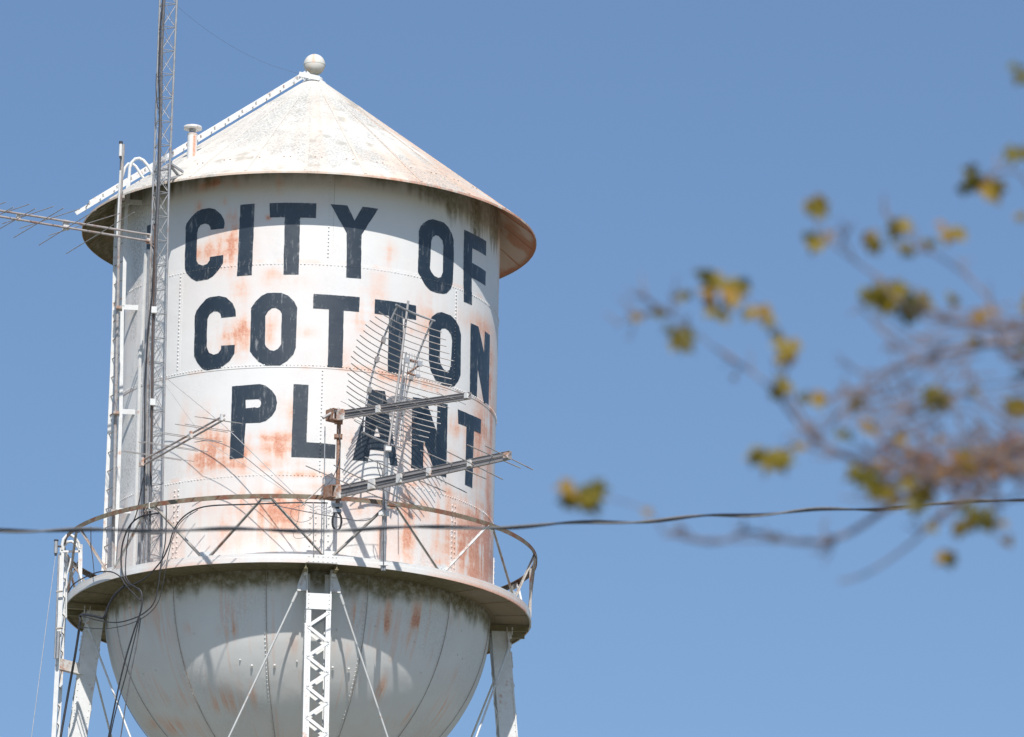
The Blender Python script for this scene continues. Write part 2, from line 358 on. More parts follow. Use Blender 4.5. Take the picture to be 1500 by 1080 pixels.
# letters: flat outline -> cut in strips -> wrapped round the shell
def make_letter(nm, o, hs):
    bm = bmesh.new(); polys = [o]+hs; vs = []; flat = []
    for p in polys:
        for s, z in p: vs.append(bm.verts.new((s, z, 0))); flat.append((s, z))
    for t in tessellate_polygon([[Vector((s, z, 0)) for s, z in p] for p in polys]):
        try: bm.faces.new([vs[i] for i in t])
        except ValueError: pass
    s0 = min(s for s, z in o); s1 = max(s for s, z in o); z0 = min(z for s, z in o); z1 = max(z for s, z in o)
    c = s0+.03
    while c < s1:
        bmesh.ops.bisect_plane(bm, geom=bm.verts[:]+bm.edges[:]+bm.faces[:], plane_co=(c, 0, 0), plane_no=(1, 0, 0)); c += .03
    c = z0+.03
    cuts = []
    while c < z1: cuts.append(c); c += .03
    for q in (S1, S2, S3):
        for d in (-.001, .001):
            if z0 < q+d < z1: cuts.append(q+d)
    for c in sorted(cuts):
        bmesh.ops.bisect_plane(bm, geom=bm.verts[:]+bm.edges[:]+bm.faces[:], plane_co=(0, c, 0), plane_no=(0, 1, 0))
    segs = []
    for p in polys:
        q = np.array(p); segs.append((q, np.roll(q, -1, 0)))
    A = np.concatenate([a for a, b in segs]); B = np.concatenate([b for a, b in segs])
    V = np.array([v.co[:2] for v in bm.verts]); AB = B-A; tt = np.clip(((V[:, None]-A)*AB).sum(-1)/((AB**2).sum(-1)+1e-9), 0, 1)
    dist = np.sqrt((((A+tt[..., None]*AB)-V[:, None])**2).sum(-1)).min(1)
    wob = fbm(np.stack([V[:, 0]*9, V[:, 1]*9, V[:, 0]*0], -1), 5, 3)-.5
    for i, v in enumerate(bm.verts):
        s, z = v.co[0], v.co[1]
        if dist[i] < 1e-4: s += .012*wob[i]; z += .012*wob[-i]*.6
        v.co = Vector(pol(math.degrees(s/R), shell_r(v.co[1])+.004, z))
    # paint film thickness
    r_ = bmesh.ops.extrude_face_region(bm, geom=bm.faces[:])
    for e in r_['geom']:
        if isinstance(e, bmesh.types.BMVert):
            h = math.hypot(e.co.x, e.co.y); e.co.x *= (h+.001)/h; e.co.y *= (h+.001)/h
    bmesh.ops.recalc_face_normals(bm, faces=bm.faces[:])
    me = bpy.data.meshes.new('letter'); bm.to_mesh(me); bm.free()
    nv = len(me.vertices); e = np.zeros(nv, np.float32); e[:len(dist)] = np.exp(-dist/.03); 
    if nv >= len(dist):
        V3 = np.zeros(nv*3); me.vertices.foreach_get('co', V3); V3 = V3.reshape(-1, 3)
        sz = np.stack([np.arctan2(V3[:, 0], -V3[:, 1])*R, V3[:, 2]], -1)
        tt = np.clip(((sz[:, None]-A)*AB).sum(-1)/((AB**2).sum(-1)+1e-9), 0, 1)
        e = np.exp(-np.sqrt((((A+tt[..., None]*AB)-sz[:, None])**2).sum(-1)).min(1)/.035).astype(np.float32)
    at = me.attributes.new('edge', 'FLOAT', 'POINT'); at.data.foreach_set('value', e)
    me.materials.append(M['letter']); ob = bpy.data.objects.new('letter', me); COL.objects.link(ob); ob.parent = shell
    ob['label'] = 'dark navy painted letter '+nm if 'fragment' not in nm else 'dark navy painted letter fragment behind the lattice mast'
for q in LET: make_letter(*q)

# plates where the legs meet the shell
LEG = [5.3, -84.7, 95.3, 185.3]
for a in LEG:
    mb = MB(); w = math.degrees(.2/R); ca = np.linspace(a-w, a+w, 9); z0, z1 = ZB+.2, ZB+1.22
    for r0 in (R+.03,):
        P = np.array([[pol(q, r0, z) for q in ca] for z in (z0, z1)]); mb.grid(P)
        P = np.array([[pol(q, R, z1), pol(q, r0, z1)] for q in ca]); mb.grid(P)
        for q in (a-w, a+w): mb.add([pol(q, R, z0), pol(q, r0, z0), pol(q, r0, z1), pol(q, R, z1)], [(0, 1, 2, 3)])
    for q in (-.155, -.06, .05, .155):
        z = z0+.06
        while z < z1-.02: mb.rivet(pol(a+math.degrees(q/R), R+.031, z), pol(a, 1, 0), .022, .016); z += .1
    mb.build('splice_plate', M['paint'], T, AT_SHELL)

# ---- roof
SL = .75; CAP = .95
def rz(r): return ZR+(RR-r)*SL
def roof_rust(V):
    a = np.degrees(az_of(V)); r = np.hypot(V[:, 0], V[:, 1]); P = np.stack([rad(1)*a*3, r, a*0], -1)
    n1 = fbm(P*np.array([1.3, .9, 1]), 101, 5); n2 = fbm(P*np.array([7, 1.1, 1]), 105, 4)
    w = .18+.62*sstep(-25, 35, a)*sstep(170, 110, a)+.25*np.exp(-((a-170)/40)**2)
    w = w*(.4+.6*sstep(.3, 1.3, r))
    k = w*sstep(.36, .62, .55*n1+.45*n2)
    k = k+.35*sstep(3.7, 3.98, r)*sstep(.4, .6, n2)*sstep(-10, 30, a)+.4*sstep(.45, .7, fbm(P*np.array([3, 3, 1]), 109, 4))*sstep(30, 60, a)*sstep(150, 110, a)
    rim = (V[:, 2] < ZR+.002)*(.35+.65*sstep(10, 40, a)*sstep(170, 120, a)+.3*sstep(-50, -80, a))*sstep(.3, .5, n2)
    return np.clip(np.clip(k*.62, 0, .8)+rim, 0, 1)
def roof_grey(V):
    a = np.degrees(az_of(V)); r = np.hypot(V[:, 0], V[:, 1]); P = np.stack([V[:, 0], V[:, 1], V[:, 2]], -1)
    n = fbm(P*1.0, 121, 5); n2 = fbm(P*5.1, 125, 5); rd = fbm(np.stack([rad(1)*a*9, r*.5, a*0], -1), 128, 3)
    k = .95*sstep(.42, .58, .5*n+.25*n2+.25*rd)
    k = k+.25*sstep(.45, .6, n2)*np.exp(-((r-3.2)/.3)**2)
    pan = _h(np.floor((a+1.5)/15).astype(np.int64)+50, (r > CAP).astype(np.int64), (a*0).astype(np.int64), 7)
    return np.clip(k*sstep(.25, .6, r+.2)*(.6+.5*pan)+.3*pan*(r > CAP), 0, 1)
AT_ROOF = {'rust': roof_rust, 'grime': lambda V: np.clip(.35*sstep(.62, .75, fbm(V*4, 131, 4)), 0, 1), 'grey': roof_grey}
mb = MB()
prof = [(.2, rz(.2)+.012), (CAP*.5, rz(CAP*.5)+.012), (CAP, rz(CAP)+.012), (CAP, rz(CAP))]+[(r, rz(r)) for r in np.linspace(CAP+.02, RR, 90)]
P = np.array([[pol(az, r, z) for az in azs] for r, z in prof]); mb.grid(P, cv=True, flip=False)
P = np.array([[pol(az, r, z) for az in azs] for r, z in ((RR, ZR), (RR, ZR-.035), (RR-.012, ZR-.035))]); mb.grid(P, cv=True, smooth=False)
for k in range(24):                                        # radial laps with a line of rivets
    a = 15*k-1.5; w = .02
    A = pol(a, CAP, rz(CAP)+.004); B = pol(a, RR-.03, rz(RR-.03)+.004); nrm = pol(a, .6, .8)
    mb.bar(A, B, .05, .016, pol(a+90, 1, 0))
    for r in np.arange(CAP+.1, RR-.08, .09): mb.rivet(pol(a+math.degrees(.045/r), r, rz(r)+.001), nrm, .010, .010)
for k in range(40):
    a = 9*k+2
    for d in (-.055, .055):
        r = 3.42; mb.rivet(pol(a+math.degrees(d/r), r, rz(r)+.001), pol(a, .6, .8), .017, .012, 1)
for k in range(150): mb.rivet(pol(360*k/150, CAP-.04, rz(CAP-.04)+.014), pol(360*k/150, .6, .8), .009, .006)
roof = mb.build('roof', [M['roof'], M['rusty']], T, AT_ROOF)
# underside
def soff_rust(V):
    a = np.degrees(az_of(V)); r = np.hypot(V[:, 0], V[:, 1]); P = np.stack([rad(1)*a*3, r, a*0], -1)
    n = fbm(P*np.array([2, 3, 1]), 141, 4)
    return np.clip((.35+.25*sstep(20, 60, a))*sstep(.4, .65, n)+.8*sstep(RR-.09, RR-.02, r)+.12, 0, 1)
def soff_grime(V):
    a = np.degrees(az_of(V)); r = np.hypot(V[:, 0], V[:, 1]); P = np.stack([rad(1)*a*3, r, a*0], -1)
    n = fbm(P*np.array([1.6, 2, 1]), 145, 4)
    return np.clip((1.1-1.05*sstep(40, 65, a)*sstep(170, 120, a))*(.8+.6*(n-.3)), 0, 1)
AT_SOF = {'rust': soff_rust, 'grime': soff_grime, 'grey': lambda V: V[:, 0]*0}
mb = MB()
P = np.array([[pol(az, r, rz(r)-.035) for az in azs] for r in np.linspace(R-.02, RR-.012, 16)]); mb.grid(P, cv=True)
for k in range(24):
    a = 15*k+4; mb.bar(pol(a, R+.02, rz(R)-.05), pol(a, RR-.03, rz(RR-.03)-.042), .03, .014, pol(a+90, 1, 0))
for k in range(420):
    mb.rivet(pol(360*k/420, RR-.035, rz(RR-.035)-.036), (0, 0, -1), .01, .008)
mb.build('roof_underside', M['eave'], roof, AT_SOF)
# finial
zt = rz(.2)
fb = on_y(460, 95, 0); ZF = fb[2]
AT_FIN = {'rust': lambda V: np.clip(.75*np.exp(-((V[:, 0]+.02)/.028)**2)*(V[:, 1] < 0)*sstep(ZF-.05, ZF+.03, V[:, 2])+.35*sstep(.55, .7, fbm(V*6, 151, 4)), 0, 1), 'grime': lambda V: np.clip(.55*sstep(ZF-.06, ZF-.17, V[:, 2])*(V[:, 2] < 40.7), 0, 1), 'grey': lambda V: .1+V[:, 0]*0}
mb = MB(); mb.lathe([(.001, ZF+.19)]+[(.19*math.sin(t), ZF+.19*math.cos(t)) for t in np.linspace(.1, pi-.1, 28)]+[(.001, ZF-.19)], n=64)
mb.lathe([(.192, ZF+.012), (.197, ZF), (.192, ZF-.012)], n=64)
mb.lathe([(.075, ZF-.17), (.06, zt+.12), (.075, zt+.1)], n=24)
mb.build('finial_ball', M['roof'], T, AT_FIN)
mb = MB(); mb.lathe([(.001, zt+.1), (.15, zt+.1), (.16, zt+.08), (.16, zt+.04), (.21, zt+.02), (.24, zt-.03)], n=40, smooth=False)
mb.build('roof_collar', M['white'], T)
# vent pipe on the roof
vb = None
for q in np.linspace(-4, -.5, 600):                        # where the sight line of the vent's foot meets the cone
    Pq = on_y(281, 229, q)
    if Pq[2] <= rz(math.hypot(Pq[0], Pq[1])): vb = Pq; break
if vb is None: vb = pol(-45, 3., rz(3.))
vx, vy, vz = vb
mb = MB(); mb.lathe([(.085, z_) for z_ in np.linspace(vz-.15, vz+.37, 14)]+[(.085, vz+.38), (.092, vz+.385), (.092, vz+.4), (.08, vz+.4)], (vx, vy, 0), 28)
AT_V = {'rust': lambda V: np.clip(np.exp(-((V[:, 0]-vx-.035)/.022)**2)*(V[:, 1] < vy)*sstep(vz+.4, vz+.33, V[:, 2])*1.3+.25*(V[:, 2] > vz+.37), 0, 1), 'grime': lambda V: V[:, 0]*0, 'grey': lambda V: V[:, 0]*0+.15}
vent = mb.build('vent_pipe', M['paint'], T, AT_V)
for k in range(4): mb = MB(); a = 45+90*k; mb.bar((vx+.075*math.sin(rad(a)), vy-.075*math.cos(rad(a)), vz+.38), (vx+.075*math.sin(rad(a)), vy-.075*math.cos(rad(a)), vz+.5), .03, .012); mb.build('vent_strut', M['whiterust'], vent)
mb = MB(); mb.lathe([(.06, vz+.38), (.06, vz+.5)], (vx, vy, 0), 20); mb.build('vent_screen', M['galv'], vent)
mb = MB(); mb.lathe([(.001, vz+.555), (.11, vz+.55), (.155, vz+.535), (.16, vz+.49), (.15, vz+.485), (.001, vz+.49)], (vx, vy, 0), 32)
mb.build('vent_cap', M['whiterust'], vent)

# roof ladder: from collar out beyond the rim
mb = MB(); phi = -78.; A0 = pol(phi, .12, ZF-.245); A1 = on_v(446, 109.5, np.zeros(3), math.atan2(-math.cos(rad(phi)), math.sin(rad(phi))))
A2 = on_v(113, 310, np.zeros(3), math.atan2(-math.cos(rad(phi)), math.sin(rad(phi))))
tg = pol(phi+90, 1, 0); dirn = (A2-A1)/np.linalg.norm(A2-A1)
for s in (-.13, .13):
    mb.bar(A0+tg*s, A1+tg*s, .07, .012, (0, 0, 1)); mb.bar(A1+tg*s, A2+tg*s-dirn*(0 if s < 0 else .25), .068, .012, (0, 0, 1))
LN = np.linalg.norm(A2-A1); mb.bar(on_y(438, 108.5, -.25), on_y(468, 115, -.25), .085, .02, (0, 0, 1)); ladder_r = mb.build('roof_ladder', M['white'], T)
for k in range(int(LN/.3)):
    m2 = MB(); c = A1+dirn*(.2+k*.3)
    m2.tube([c-tg*.2+np.array([0, 0, -.05]), c-tg*.19, c+tg*.19, c+tg*.2+np.array([0, 0, -.05])], .011, 6); m2.build('rung', M['brace'], ladder_r)

# ---- bowl
def bowl_rust(V):
    a = az_of(V); z = V[:, 2]; P = np.stack([a*R, z*1.1, a*0], -1); t = np.zeros(len(V))
    for a0, z0, sx, sz, k in BW_: t += k*np.exp(-.5*(((a-a0)*R/sx)**2+((z-z0)/sz)**2))
    st = fbm(P*np.array([13, 1.4, 1]), 161, 4)
    low = .4*sstep(.6, .74, fbm(P*np.array([16, .7, 1]), 168, 4))*sstep(.45, .6, fbm(P*np.array([1.2, 1.2, 1]), 169, 3))+.1*sstep(ZC-1.3, ZC-3, z)*sstep(.5, .68, fbm(P*np.array([4, 3, 1]), 165, 4))
    return np.clip(t*sstep(.34, .66, st)*1.0+low*.6, 0, 1)
bowl_px = [(232,890,8,26,.6),(205,885,7,22,.6),(190,890,7,20,.4),(243,925,7,18,.5),(338,905,5,20,.6),(336,925,9,7,.9),(277,920,6,6,.4),(366,905,4,12,.4),(523,885,5,20,.8),(521,905,5,10,.7),(568,895,6,22,.7),(562,918,11,9,.7),(610,900,6,16,.8),(609,910,7,5,1.),
 (596,935,5,8,.4),(559,1010,5,12,.9),(643,1040,5,18,.7),(650,1028,4,10,.6),(325,1025,10,9,.5),(320,1035,8,6,.5),(340,1030,5,14,.5),(255,1065,12,7,.9),(223,1060,8,5,.6),(295,1068,9,8,.5),(265,1025,8,8,.3),(370,1020,5,10,.6),(500,950,9,6,.3),(432,945,7,10,.35),(575,1060,8,5,.5),(600,1050,4,8,.6),(665,990,5,8,.3)]
def on_sph(x, y):
    d = ray(x, y); o = CP-np.array([0, 0, ZC]); b = o @ d; q = o @ o-R*R; D_ = b*b-q
    return CP+d*(-b-math.sqrt(max(D_, 0)))
BW_ = blobs(bowl_px, on_sph)
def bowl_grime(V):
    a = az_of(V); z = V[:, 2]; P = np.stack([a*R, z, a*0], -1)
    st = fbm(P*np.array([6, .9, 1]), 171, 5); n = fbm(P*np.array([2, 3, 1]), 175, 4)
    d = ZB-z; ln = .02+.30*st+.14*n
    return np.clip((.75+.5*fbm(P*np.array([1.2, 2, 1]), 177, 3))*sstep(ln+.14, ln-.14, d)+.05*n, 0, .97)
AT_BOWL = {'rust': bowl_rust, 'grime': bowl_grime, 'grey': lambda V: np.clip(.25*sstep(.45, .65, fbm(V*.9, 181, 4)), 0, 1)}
mb = MB()
dent = lambda az, t: R+.006*(fbm(np.array([[az*.12, t*3, 0]]), 191, 3)[0]-.5)
ts = np.concatenate([np.linspace(-.025, 1.35, 110), np.linspace(1.36, pi/2-.001, 8)])
AZ, TS = np.meshgrid(azs, ts)
rr = R-.012+.03*(fbm(np.stack([np.radians(AZ)*2.2, TS*3.5, AZ*0], -1), 191, 3)-.5)*np.sin(np.clip(TS, 0, 1)*pi)
P = np.stack([rr*np.cos(TS)*np.sin(np.radians(AZ)), -rr*np.cos(TS)*np.cos(np.radians(AZ)), ZC-rr*np.sin(TS)], -1); mb.grid(P, cv=True)
for k in range(12):
    a = -10+30*k; t = .05
    w = [pol(a+.55/max(math.cos(q), .2), (R+.0)*math.cos(q), ZC-(R+.0)*math.sin(q)) for q in np.linspace(.02, 1.3, 40)]
    mb.tube(w, .006, 4, mat=1)
    while t < 1.25:
        mb.rivet(pol(a, (R-.008)*math.cos(t), ZC-(R-.008)*math.sin(t)), pol(a, math.cos(t), -math.sin(t)), .014, .012); t += .022
for k in range(60):                                        # lugs and small white scars
    a = -85+170*random.random(); t = random.choice((.10, .16, .24, .3, .45))+random.random()*.03
    if k % 2: mb.rivet(pol(a, (R-.006)*math.cos(t), ZC-(R-.006)*math.sin(t)), pol(a, math.cos(t), -math.sin(t)), .016, .02)
for a in (-14.8, -7.2, 12.0, 17.5): mb.rivet(pol(a, (R-.004)*math.cos(.5), ZC-R*math.sin(.5)), pol(a, math.cos(.5), -math.sin(.5)), .026, .025)
mb.build('tank_bowl', [M['bowl'], M['brace']], T, AT_BOWL)

# ---- balcony
def bal_rust(V):
    a = np.degrees(az_of(V)); n = fbm(np.stack([rad(1)*a*4, V[:, 2]*3, np.hypot(V[:, 0], V[:, 1])*4], -1)*1.6, 201, 4)
    under = (V[:, 2] < ZB+.03)
    return np.clip(.18*sstep(.5, .7, n)+under*(.35+.5*sstep(30, 60, a))*sstep(.33, .58, n), 0, 1)
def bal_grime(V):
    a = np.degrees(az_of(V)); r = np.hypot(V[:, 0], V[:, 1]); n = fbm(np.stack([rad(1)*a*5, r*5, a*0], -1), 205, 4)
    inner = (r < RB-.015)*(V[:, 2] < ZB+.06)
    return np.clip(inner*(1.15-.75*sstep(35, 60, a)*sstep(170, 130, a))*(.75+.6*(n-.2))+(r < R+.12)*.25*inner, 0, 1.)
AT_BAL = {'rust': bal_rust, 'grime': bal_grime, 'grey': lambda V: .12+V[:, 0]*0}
mb = MB(); H0, H1 = ZB, ZB+.15
prof = [(R-.02, ZB+.035), (R+.2, ZB+.032), (R+.4, ZB+.032), (RB-.02, ZB+.032), (RB-.02, ZB)]
mf = MB(); P = np.array([[pol(az, r, z) for az in azs] for r, z in prof]); mf.grid(P, cv=True, smooth=False)
prof = [(RB-.02, ZB), (RB, ZB), (RB, ZB+.15)]
P = np.array([[pol(az, r, z) for az in azs] for r, z in prof]); mb.grid(P, cv=True, smooth=False)
prof = [(RB, ZB+.15), (RB-.07, ZB+.152), (RB-.07, ZB+.06), (R, ZB+.06)]
P = np.array([[pol(az, r, z) for az in azs] for r, z in prof]); mb.grid(P, cv=True, smooth=False)
P = np.array([[pol(az, r, z) for az in azs] for r, z in ((RB+.0, ZB+.085), (RB+.007, ZB+.083), (RB+.007, ZB+.0), (RB, ZB-.001))]); mb.grid(P, cv=True, smooth=False)
for k in range(260): mf.rivet(pol(360*k/260, R+.06, ZB+.031), (0, 0, -1), .012, .01)
for k in range(24):
    a = 15*k+5
    for q in np.arange(R+.12, RB-.05, .07): mf.rivet(pol(a, q, ZB+.031), (0, 0, -1), .012, .01)
    mf.bar(pol(a+1.2, R+.05, ZB+.028), pol(a+1.2, RB-.03, ZB+.028), .012, .008, pol(a+90, 1, 0), 0)
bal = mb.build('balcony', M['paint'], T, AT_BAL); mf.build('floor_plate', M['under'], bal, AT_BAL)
for a in LEG:                                              # bracket beams under the floor beside the legs, and splice plates on the lip
    for d in (-1, 1):
        m2 = MB(); c = math.degrees(d*.235/3.6); m2.bar(pol(a+c, R-.02, ZB-.03), pol(a+c, RB-.03, ZB-.03), .1, .02, (0, 0, 1)); m2.bar(pol(a+c, R, ZB-.08), pol(a+c, RB-.03, ZB-.08), .06, .012, pol(a+90, 1, 0))
        for q in np.arange(R+.1, RB-.05, .08): m2.rivet(pol(a+c+d*.18, q, ZB-.03), pol(a+90*d, 1, 0), .011, .01)
        m2.build('bracket_beam', M['soffit'], bal)
    m2 = MB(); w = math.degrees(.27/RB); ca = np.linspace(a-w, a+w, 9)
    P = np.array([[pol(q, RB+.016, z) for q in ca] for z in (ZB+.008, ZB+.142)]); m2.grid(P)
    m2.grid(np.array([[pol(q, RB+.007, ZB+.142), pol(q, RB+.016, ZB+.142)] for q in ca]))
    for q in (-.22, -.14, -.06, .02, .10, .18, .24):
        for z in (ZB+.03, ZB+.115): m2.rivet(pol(a+math.degrees(q/RB), RB+.017, z), pol(a, 1, 0), .013, .011)
    m2.build('lip_plate', M['paint'], bal, AT_BAL)

# ---- railing
RL, ZL = 4.09, ZB+1.13
rt = MB(); rl = [pol(az, RL, ZL) for az in np.linspace(-180, 180, 241)[:-1]]
P = np.array([[pol(az, r, z) for az in np.linspace(-180, 180, 241)[:-1]] for r, z in ((RL, ZL+.03), (RL+.03, ZL+.03), (RL+.03, ZL-.05), (RL+.024, ZL-.05), (RL+.024, ZL+.024), (RL-.03, ZL+.024), (RL-.03, ZL+.03), (RL, ZL+.03))])
rt.grid(P, cv=True, smooth=False); railing = rt.build('railing', M['rail'], T)
for k in range(12):
    ab = LEG[0]+1.5+30*k
    for d in (-1, 1):
        m2 = MB(); A = pol(ab+d*1.2, RB-.03, ZB+.15); B = pol(ab+d*14.2, RL+.0, ZL-.02)
        m2.bar(A, B, .05, .008, pol(ab+d*98, 1, 0) if d > 0 else pol(ab-82, 1, 0)); m2.bar(A+pol(ab, .015, 0), B+pol(ab, .015, 0), .008, .04, pol(ab+90, 1, 0))
        m2.build('brace', [M['brace'], M['white'], M['whiterust']][(k+d) % 3 if k in (2, 3, 10, 1) and d > 0 else 0], railing)
    m2 = MB(); m2.box(pol(ab, RB-.035, ZB+.18), (pol(ab+90, 1, 0), pol(ab, 1, 0), (0, 0, 1)), (.11, .006, .05))
    for q in (-.07, 0, .07): m2.rivet(pol(ab+math.degrees(q/RB), RB-.027, ZB+.18), pol(ab, 1, 0), .012, .01)
    m2.build('foot_plate', M['white'], railing)
    m2 = MB(); at = ab+15; m2.box(pol(at, RL+.01, ZL-.05), (pol(at+90, 1, 0), pol(at, 1, 0), (0, 0, 1)), (.085, .005, .05)); m2.build('head_plate', M['brace'], railing)
m2 = MB(); p0 = on_y(777.5, 833, -.35); p1 = on_y(776.5, 905, -.35); m2.bar(p0, p1, .045, .02, (1, 0, 0)); m2.build('post', M['brace'], railing)

# ---- legs, column of two channels laced together
BAT = .102
def legp(az, z, dt=0, dn=0):
    r = 3.50+BAT*(ZB-z)+dn; a = rad(az)
    return np.array([r*math.sin(a), -r*math.cos(a), z])+np.array([math.cos(a), math.sin(a), 0])*dt
LEG_OBJ = []
for az in LEG:
    mb = MB(); tt = pol(az+90, 1, 0); nn = pol(az, 1, 0); TOP, BOT = ZB-.02, .25
    for s in (-1, 1):
        mb.bar(legp(az, BOT, s*.2), legp(az, TOP, s*.2), .3, .014, nn)               # web
        for dn in (-.15, .15): mb.bar(legp(az, BOT, s*.166, dn), legp(az, TOP-.42 if dn > 0 else TOP, s*.166, dn), .083, .012, tt)
        for dn in (-.12, .12):
            z = TOP-.1
            while z > 22: mb.rivet(legp(az, z, s*.208, dn), tt*s, .013, .011); z -= .115
        mb.bar(legp(az, TOP-.95-6, s*.214, .14), legp(az, TOP-.95, s*.214, .14), .03, .026, tt) if s < 0 else None
        z = TOP-.5
        while z > 25: mb.rivet(legp(az, z, s*.166, .157), nn, .009, .008); z -= .12
    leg = mb.build('leg', M['white'], T); LEG_OBJ.append(leg)
    lb = MB(); lb2 = MB(); z = TOP-.74; s = 1; step = .265
    while z > BOT+.6:
        lb.bar(legp(az, z, s*.175, .162), legp(az, z-step, -s*.175, .162), .055, .01, tt); lb2.bar(legp(az, z, s*.175, -.162), legp(az, z-step, -s*.175, -.162), .055, .01, tt)
        lb.rivet(legp(az, z, s*.17, .17), nn, .014, .012)
        z -= step; s = -s
    lb.build('lacing', M['white'], leg); lb2.build('lacing', M['white'], leg)
    tp = MB(); tp.bar(legp(az, TOP-.70, 0, .165), legp(az, TOP-.42, 0, .165), .425, .012, tt)
    for s in (-1, 1):
        for k in range(4): tp.rivet(legp(az, TOP-.45-k*.075, s*.175, .172), nn, .015, .012)
    tp.build('batten_plate', M['white'], leg)
    for s in (-1, 1):                                      # gusset wings that take the tie rods
        g = MB(); q = [legp(az, TOP, s*.21, .1), legp(az, TOP, s*.27, .1), legp(az, TOP-.28, s*.36, .1), legp(az, TOP-.38, s*.33, .1), legp(az, TOP-.36, s*.21, .1)]
        q2 = [p+nn*.016 for p in q]; g.add(q+q2, [(0, 1, 2, 3, 4), (9, 8, 7, 6, 5)]+[(i, (i+1) % 5, 5+(i+1) % 5, 5+i) for i in range(5)])
        for k in range(3): g.rivet(legp(az, TOP-.1-.09*k, s*.24, .117), nn, .014, .012)
        g.box(legp(az, TOP-.34, s*.335, .12), (tt, nn, (0, 0, 1)), (.03, .03, .045)); g.build('gusset', M['whiterust'], leg)
    for s in (-1, 1): g = MB(); g.box(legp(az, TOP-.06, s*.235, .2), (tt, nn, (0, 0, 1)), (.035, .01, .06)); g.build('lug', M['white'], leg)
    g = MB(); g.bar(legp(az, TOP-.02, -.215, .1), legp(az, TOP-.2, -.215, .1), .17, .01, nn)
    for q in (.05, .15):
        for d_ in (-.05, .05): g.rivet(legp(az, TOP-.01-q, -.222, .1+d_), -tt, .015, .012)
    g.build('side_plate', M['white'], leg)
    b = MB(); fp = legp(az, .12); b.box(fp, (tt, nn, (0, 0, 1)), (.6, .6, .13)); b.build('footing', M['whiterust'], leg)
# horizontal struts and tie rods
LV = [ZB-.36, ZB-10.3, ZB-20.4, .5]
for i in range(4):
    a, b = LEG[i], {5.3: -84.7, -84.7: 185.3, 185.3: 95.3, 95.3: 5.3}[LEG[i]]
    for z in LV[1:3]:
        m2 = MB(); m2.bar(legp(a, z), legp(b, z), .25, .18); m2.build('strut', M['white'], T)
    for k in range(3):
        for p, q in ((a, b), (b, a)):
            s = 1 if ((q-p+540) % 360-180) > 0 else -1
            A = legp(p, LV[k], s*.335, .12) if k == 0 else legp(p, LV[k]); B = legp(q, LV[k+1], -s*.2)
            m2 = MB(); m2.tube([A, B], .018, 8); m2.tube([A+(B-A)*.985, A+(B-A)*.995], .04, 8)
            if k == 0: d = (B-A)/np.linalg.norm(B-A); m2.tube([A, A+d*.25], .028, 6)
            m2.build('tie_rod', M['white'], T)
m2 = MB(); m2.lathe([(.45, ZC-R+.1), (.45, 0)], n=40); m2.build('riser_pipe', M['white'], T)

# ---- side ladder on the shell
def pts_y(lst, yy): return [on_y(x, y, yy if not hasattr(yy, '__len__') else yy[i]) for i, (x, y) in enumerate(lst)]
fr = pts_y([(188,262),(184,330),(181,448)], -1.62); fr2 = pts_y([(179,448),(177,600),(172,748),(166,832)], -1.62)
bk = pts_y([(171,300),(168,390),(166,480),(163,560),(157,700),(151,838)], -1.22)
lad = MB()
for seq in (fr, fr2, bk):
    for a, b in zip(seq[:-1], seq[1:]): lad.bar(a, b, .062, .014, (1, .25, 0))
side_l = lad.build('tank_ladder', M['white'], T)
def interp(seq, z):
    for a, b in zip(seq[:-1], seq[1:]):
        if min(a[2], b[2]) <= z <= max(a[2], b[2]): return a+(b-a)*((z-a[2])/(b[2]-a[2]))
    return seq[-1]
z = 37.0
while z > 30.7:
    r_ = MB(); r_.tube([interp(bk, z), interp(fr+fr2, z)], .011, 6); r_.build('rung', M['brace'], side_l); z -= .335
for (x, y) in ((187,296),(182,450),(179,603),(174,748)):
    r_ = MB(); A = on_y(x, y, -1.62); a = math.atan2(A[0], -A[1]); B = np.array([R*math.sin(a*.97)-.0, -R*math.cos(a*.97)-.02, A[2]-.02]); r_.bar(A, B+np.array([.06, -.02, 0]), .09, .012, (0, 0, 1))
    A2_ = A+np.array([-.2, .38, .0]); r_.bar(A2_, A+np.array([0, .02, 0]), .085, .012, (0, 0, 1)); r_.build('standoff', M['white'], side_l)
hp = MB(); hp.tube(pts_y([(188,300),(189,262),(190,246),(193,238),(198,233),(204,232),(210,235),(216,242),(221,250),(226,257)], [-1.62]*10), .028, 8)
hp.build('hoop', M['white'], side_l)
hp = MB(); hp.tube(pts_y([(172,300),(178,262),(183,246),(188,240),(194,240),(199,244),(203,250),(207,257),(211,262)], [-1.2]*9), .026, 8); hp.build('hoop', M['white'], side_l)
# white channel and conduit on the shell left of the mast
for lst, w, mt in (([(214,366),(210,440),(207,510)], .05, 'white'), ([(205,512),(203,600),(200,700),(196,832)], .05, 'white'), ([(219.5,366),(216,440),(212,560),(208,690),(203,830)], .045, 'galv')):
    c = MB(); q = [on_cyl(x, y, R+.1) for x, y in lst]
    for a, b in zip(q[:-1], q[1:]): c.bar(a, b, w, .03, (1, .8, 0))
    c.build('conduit', M[mt], T)

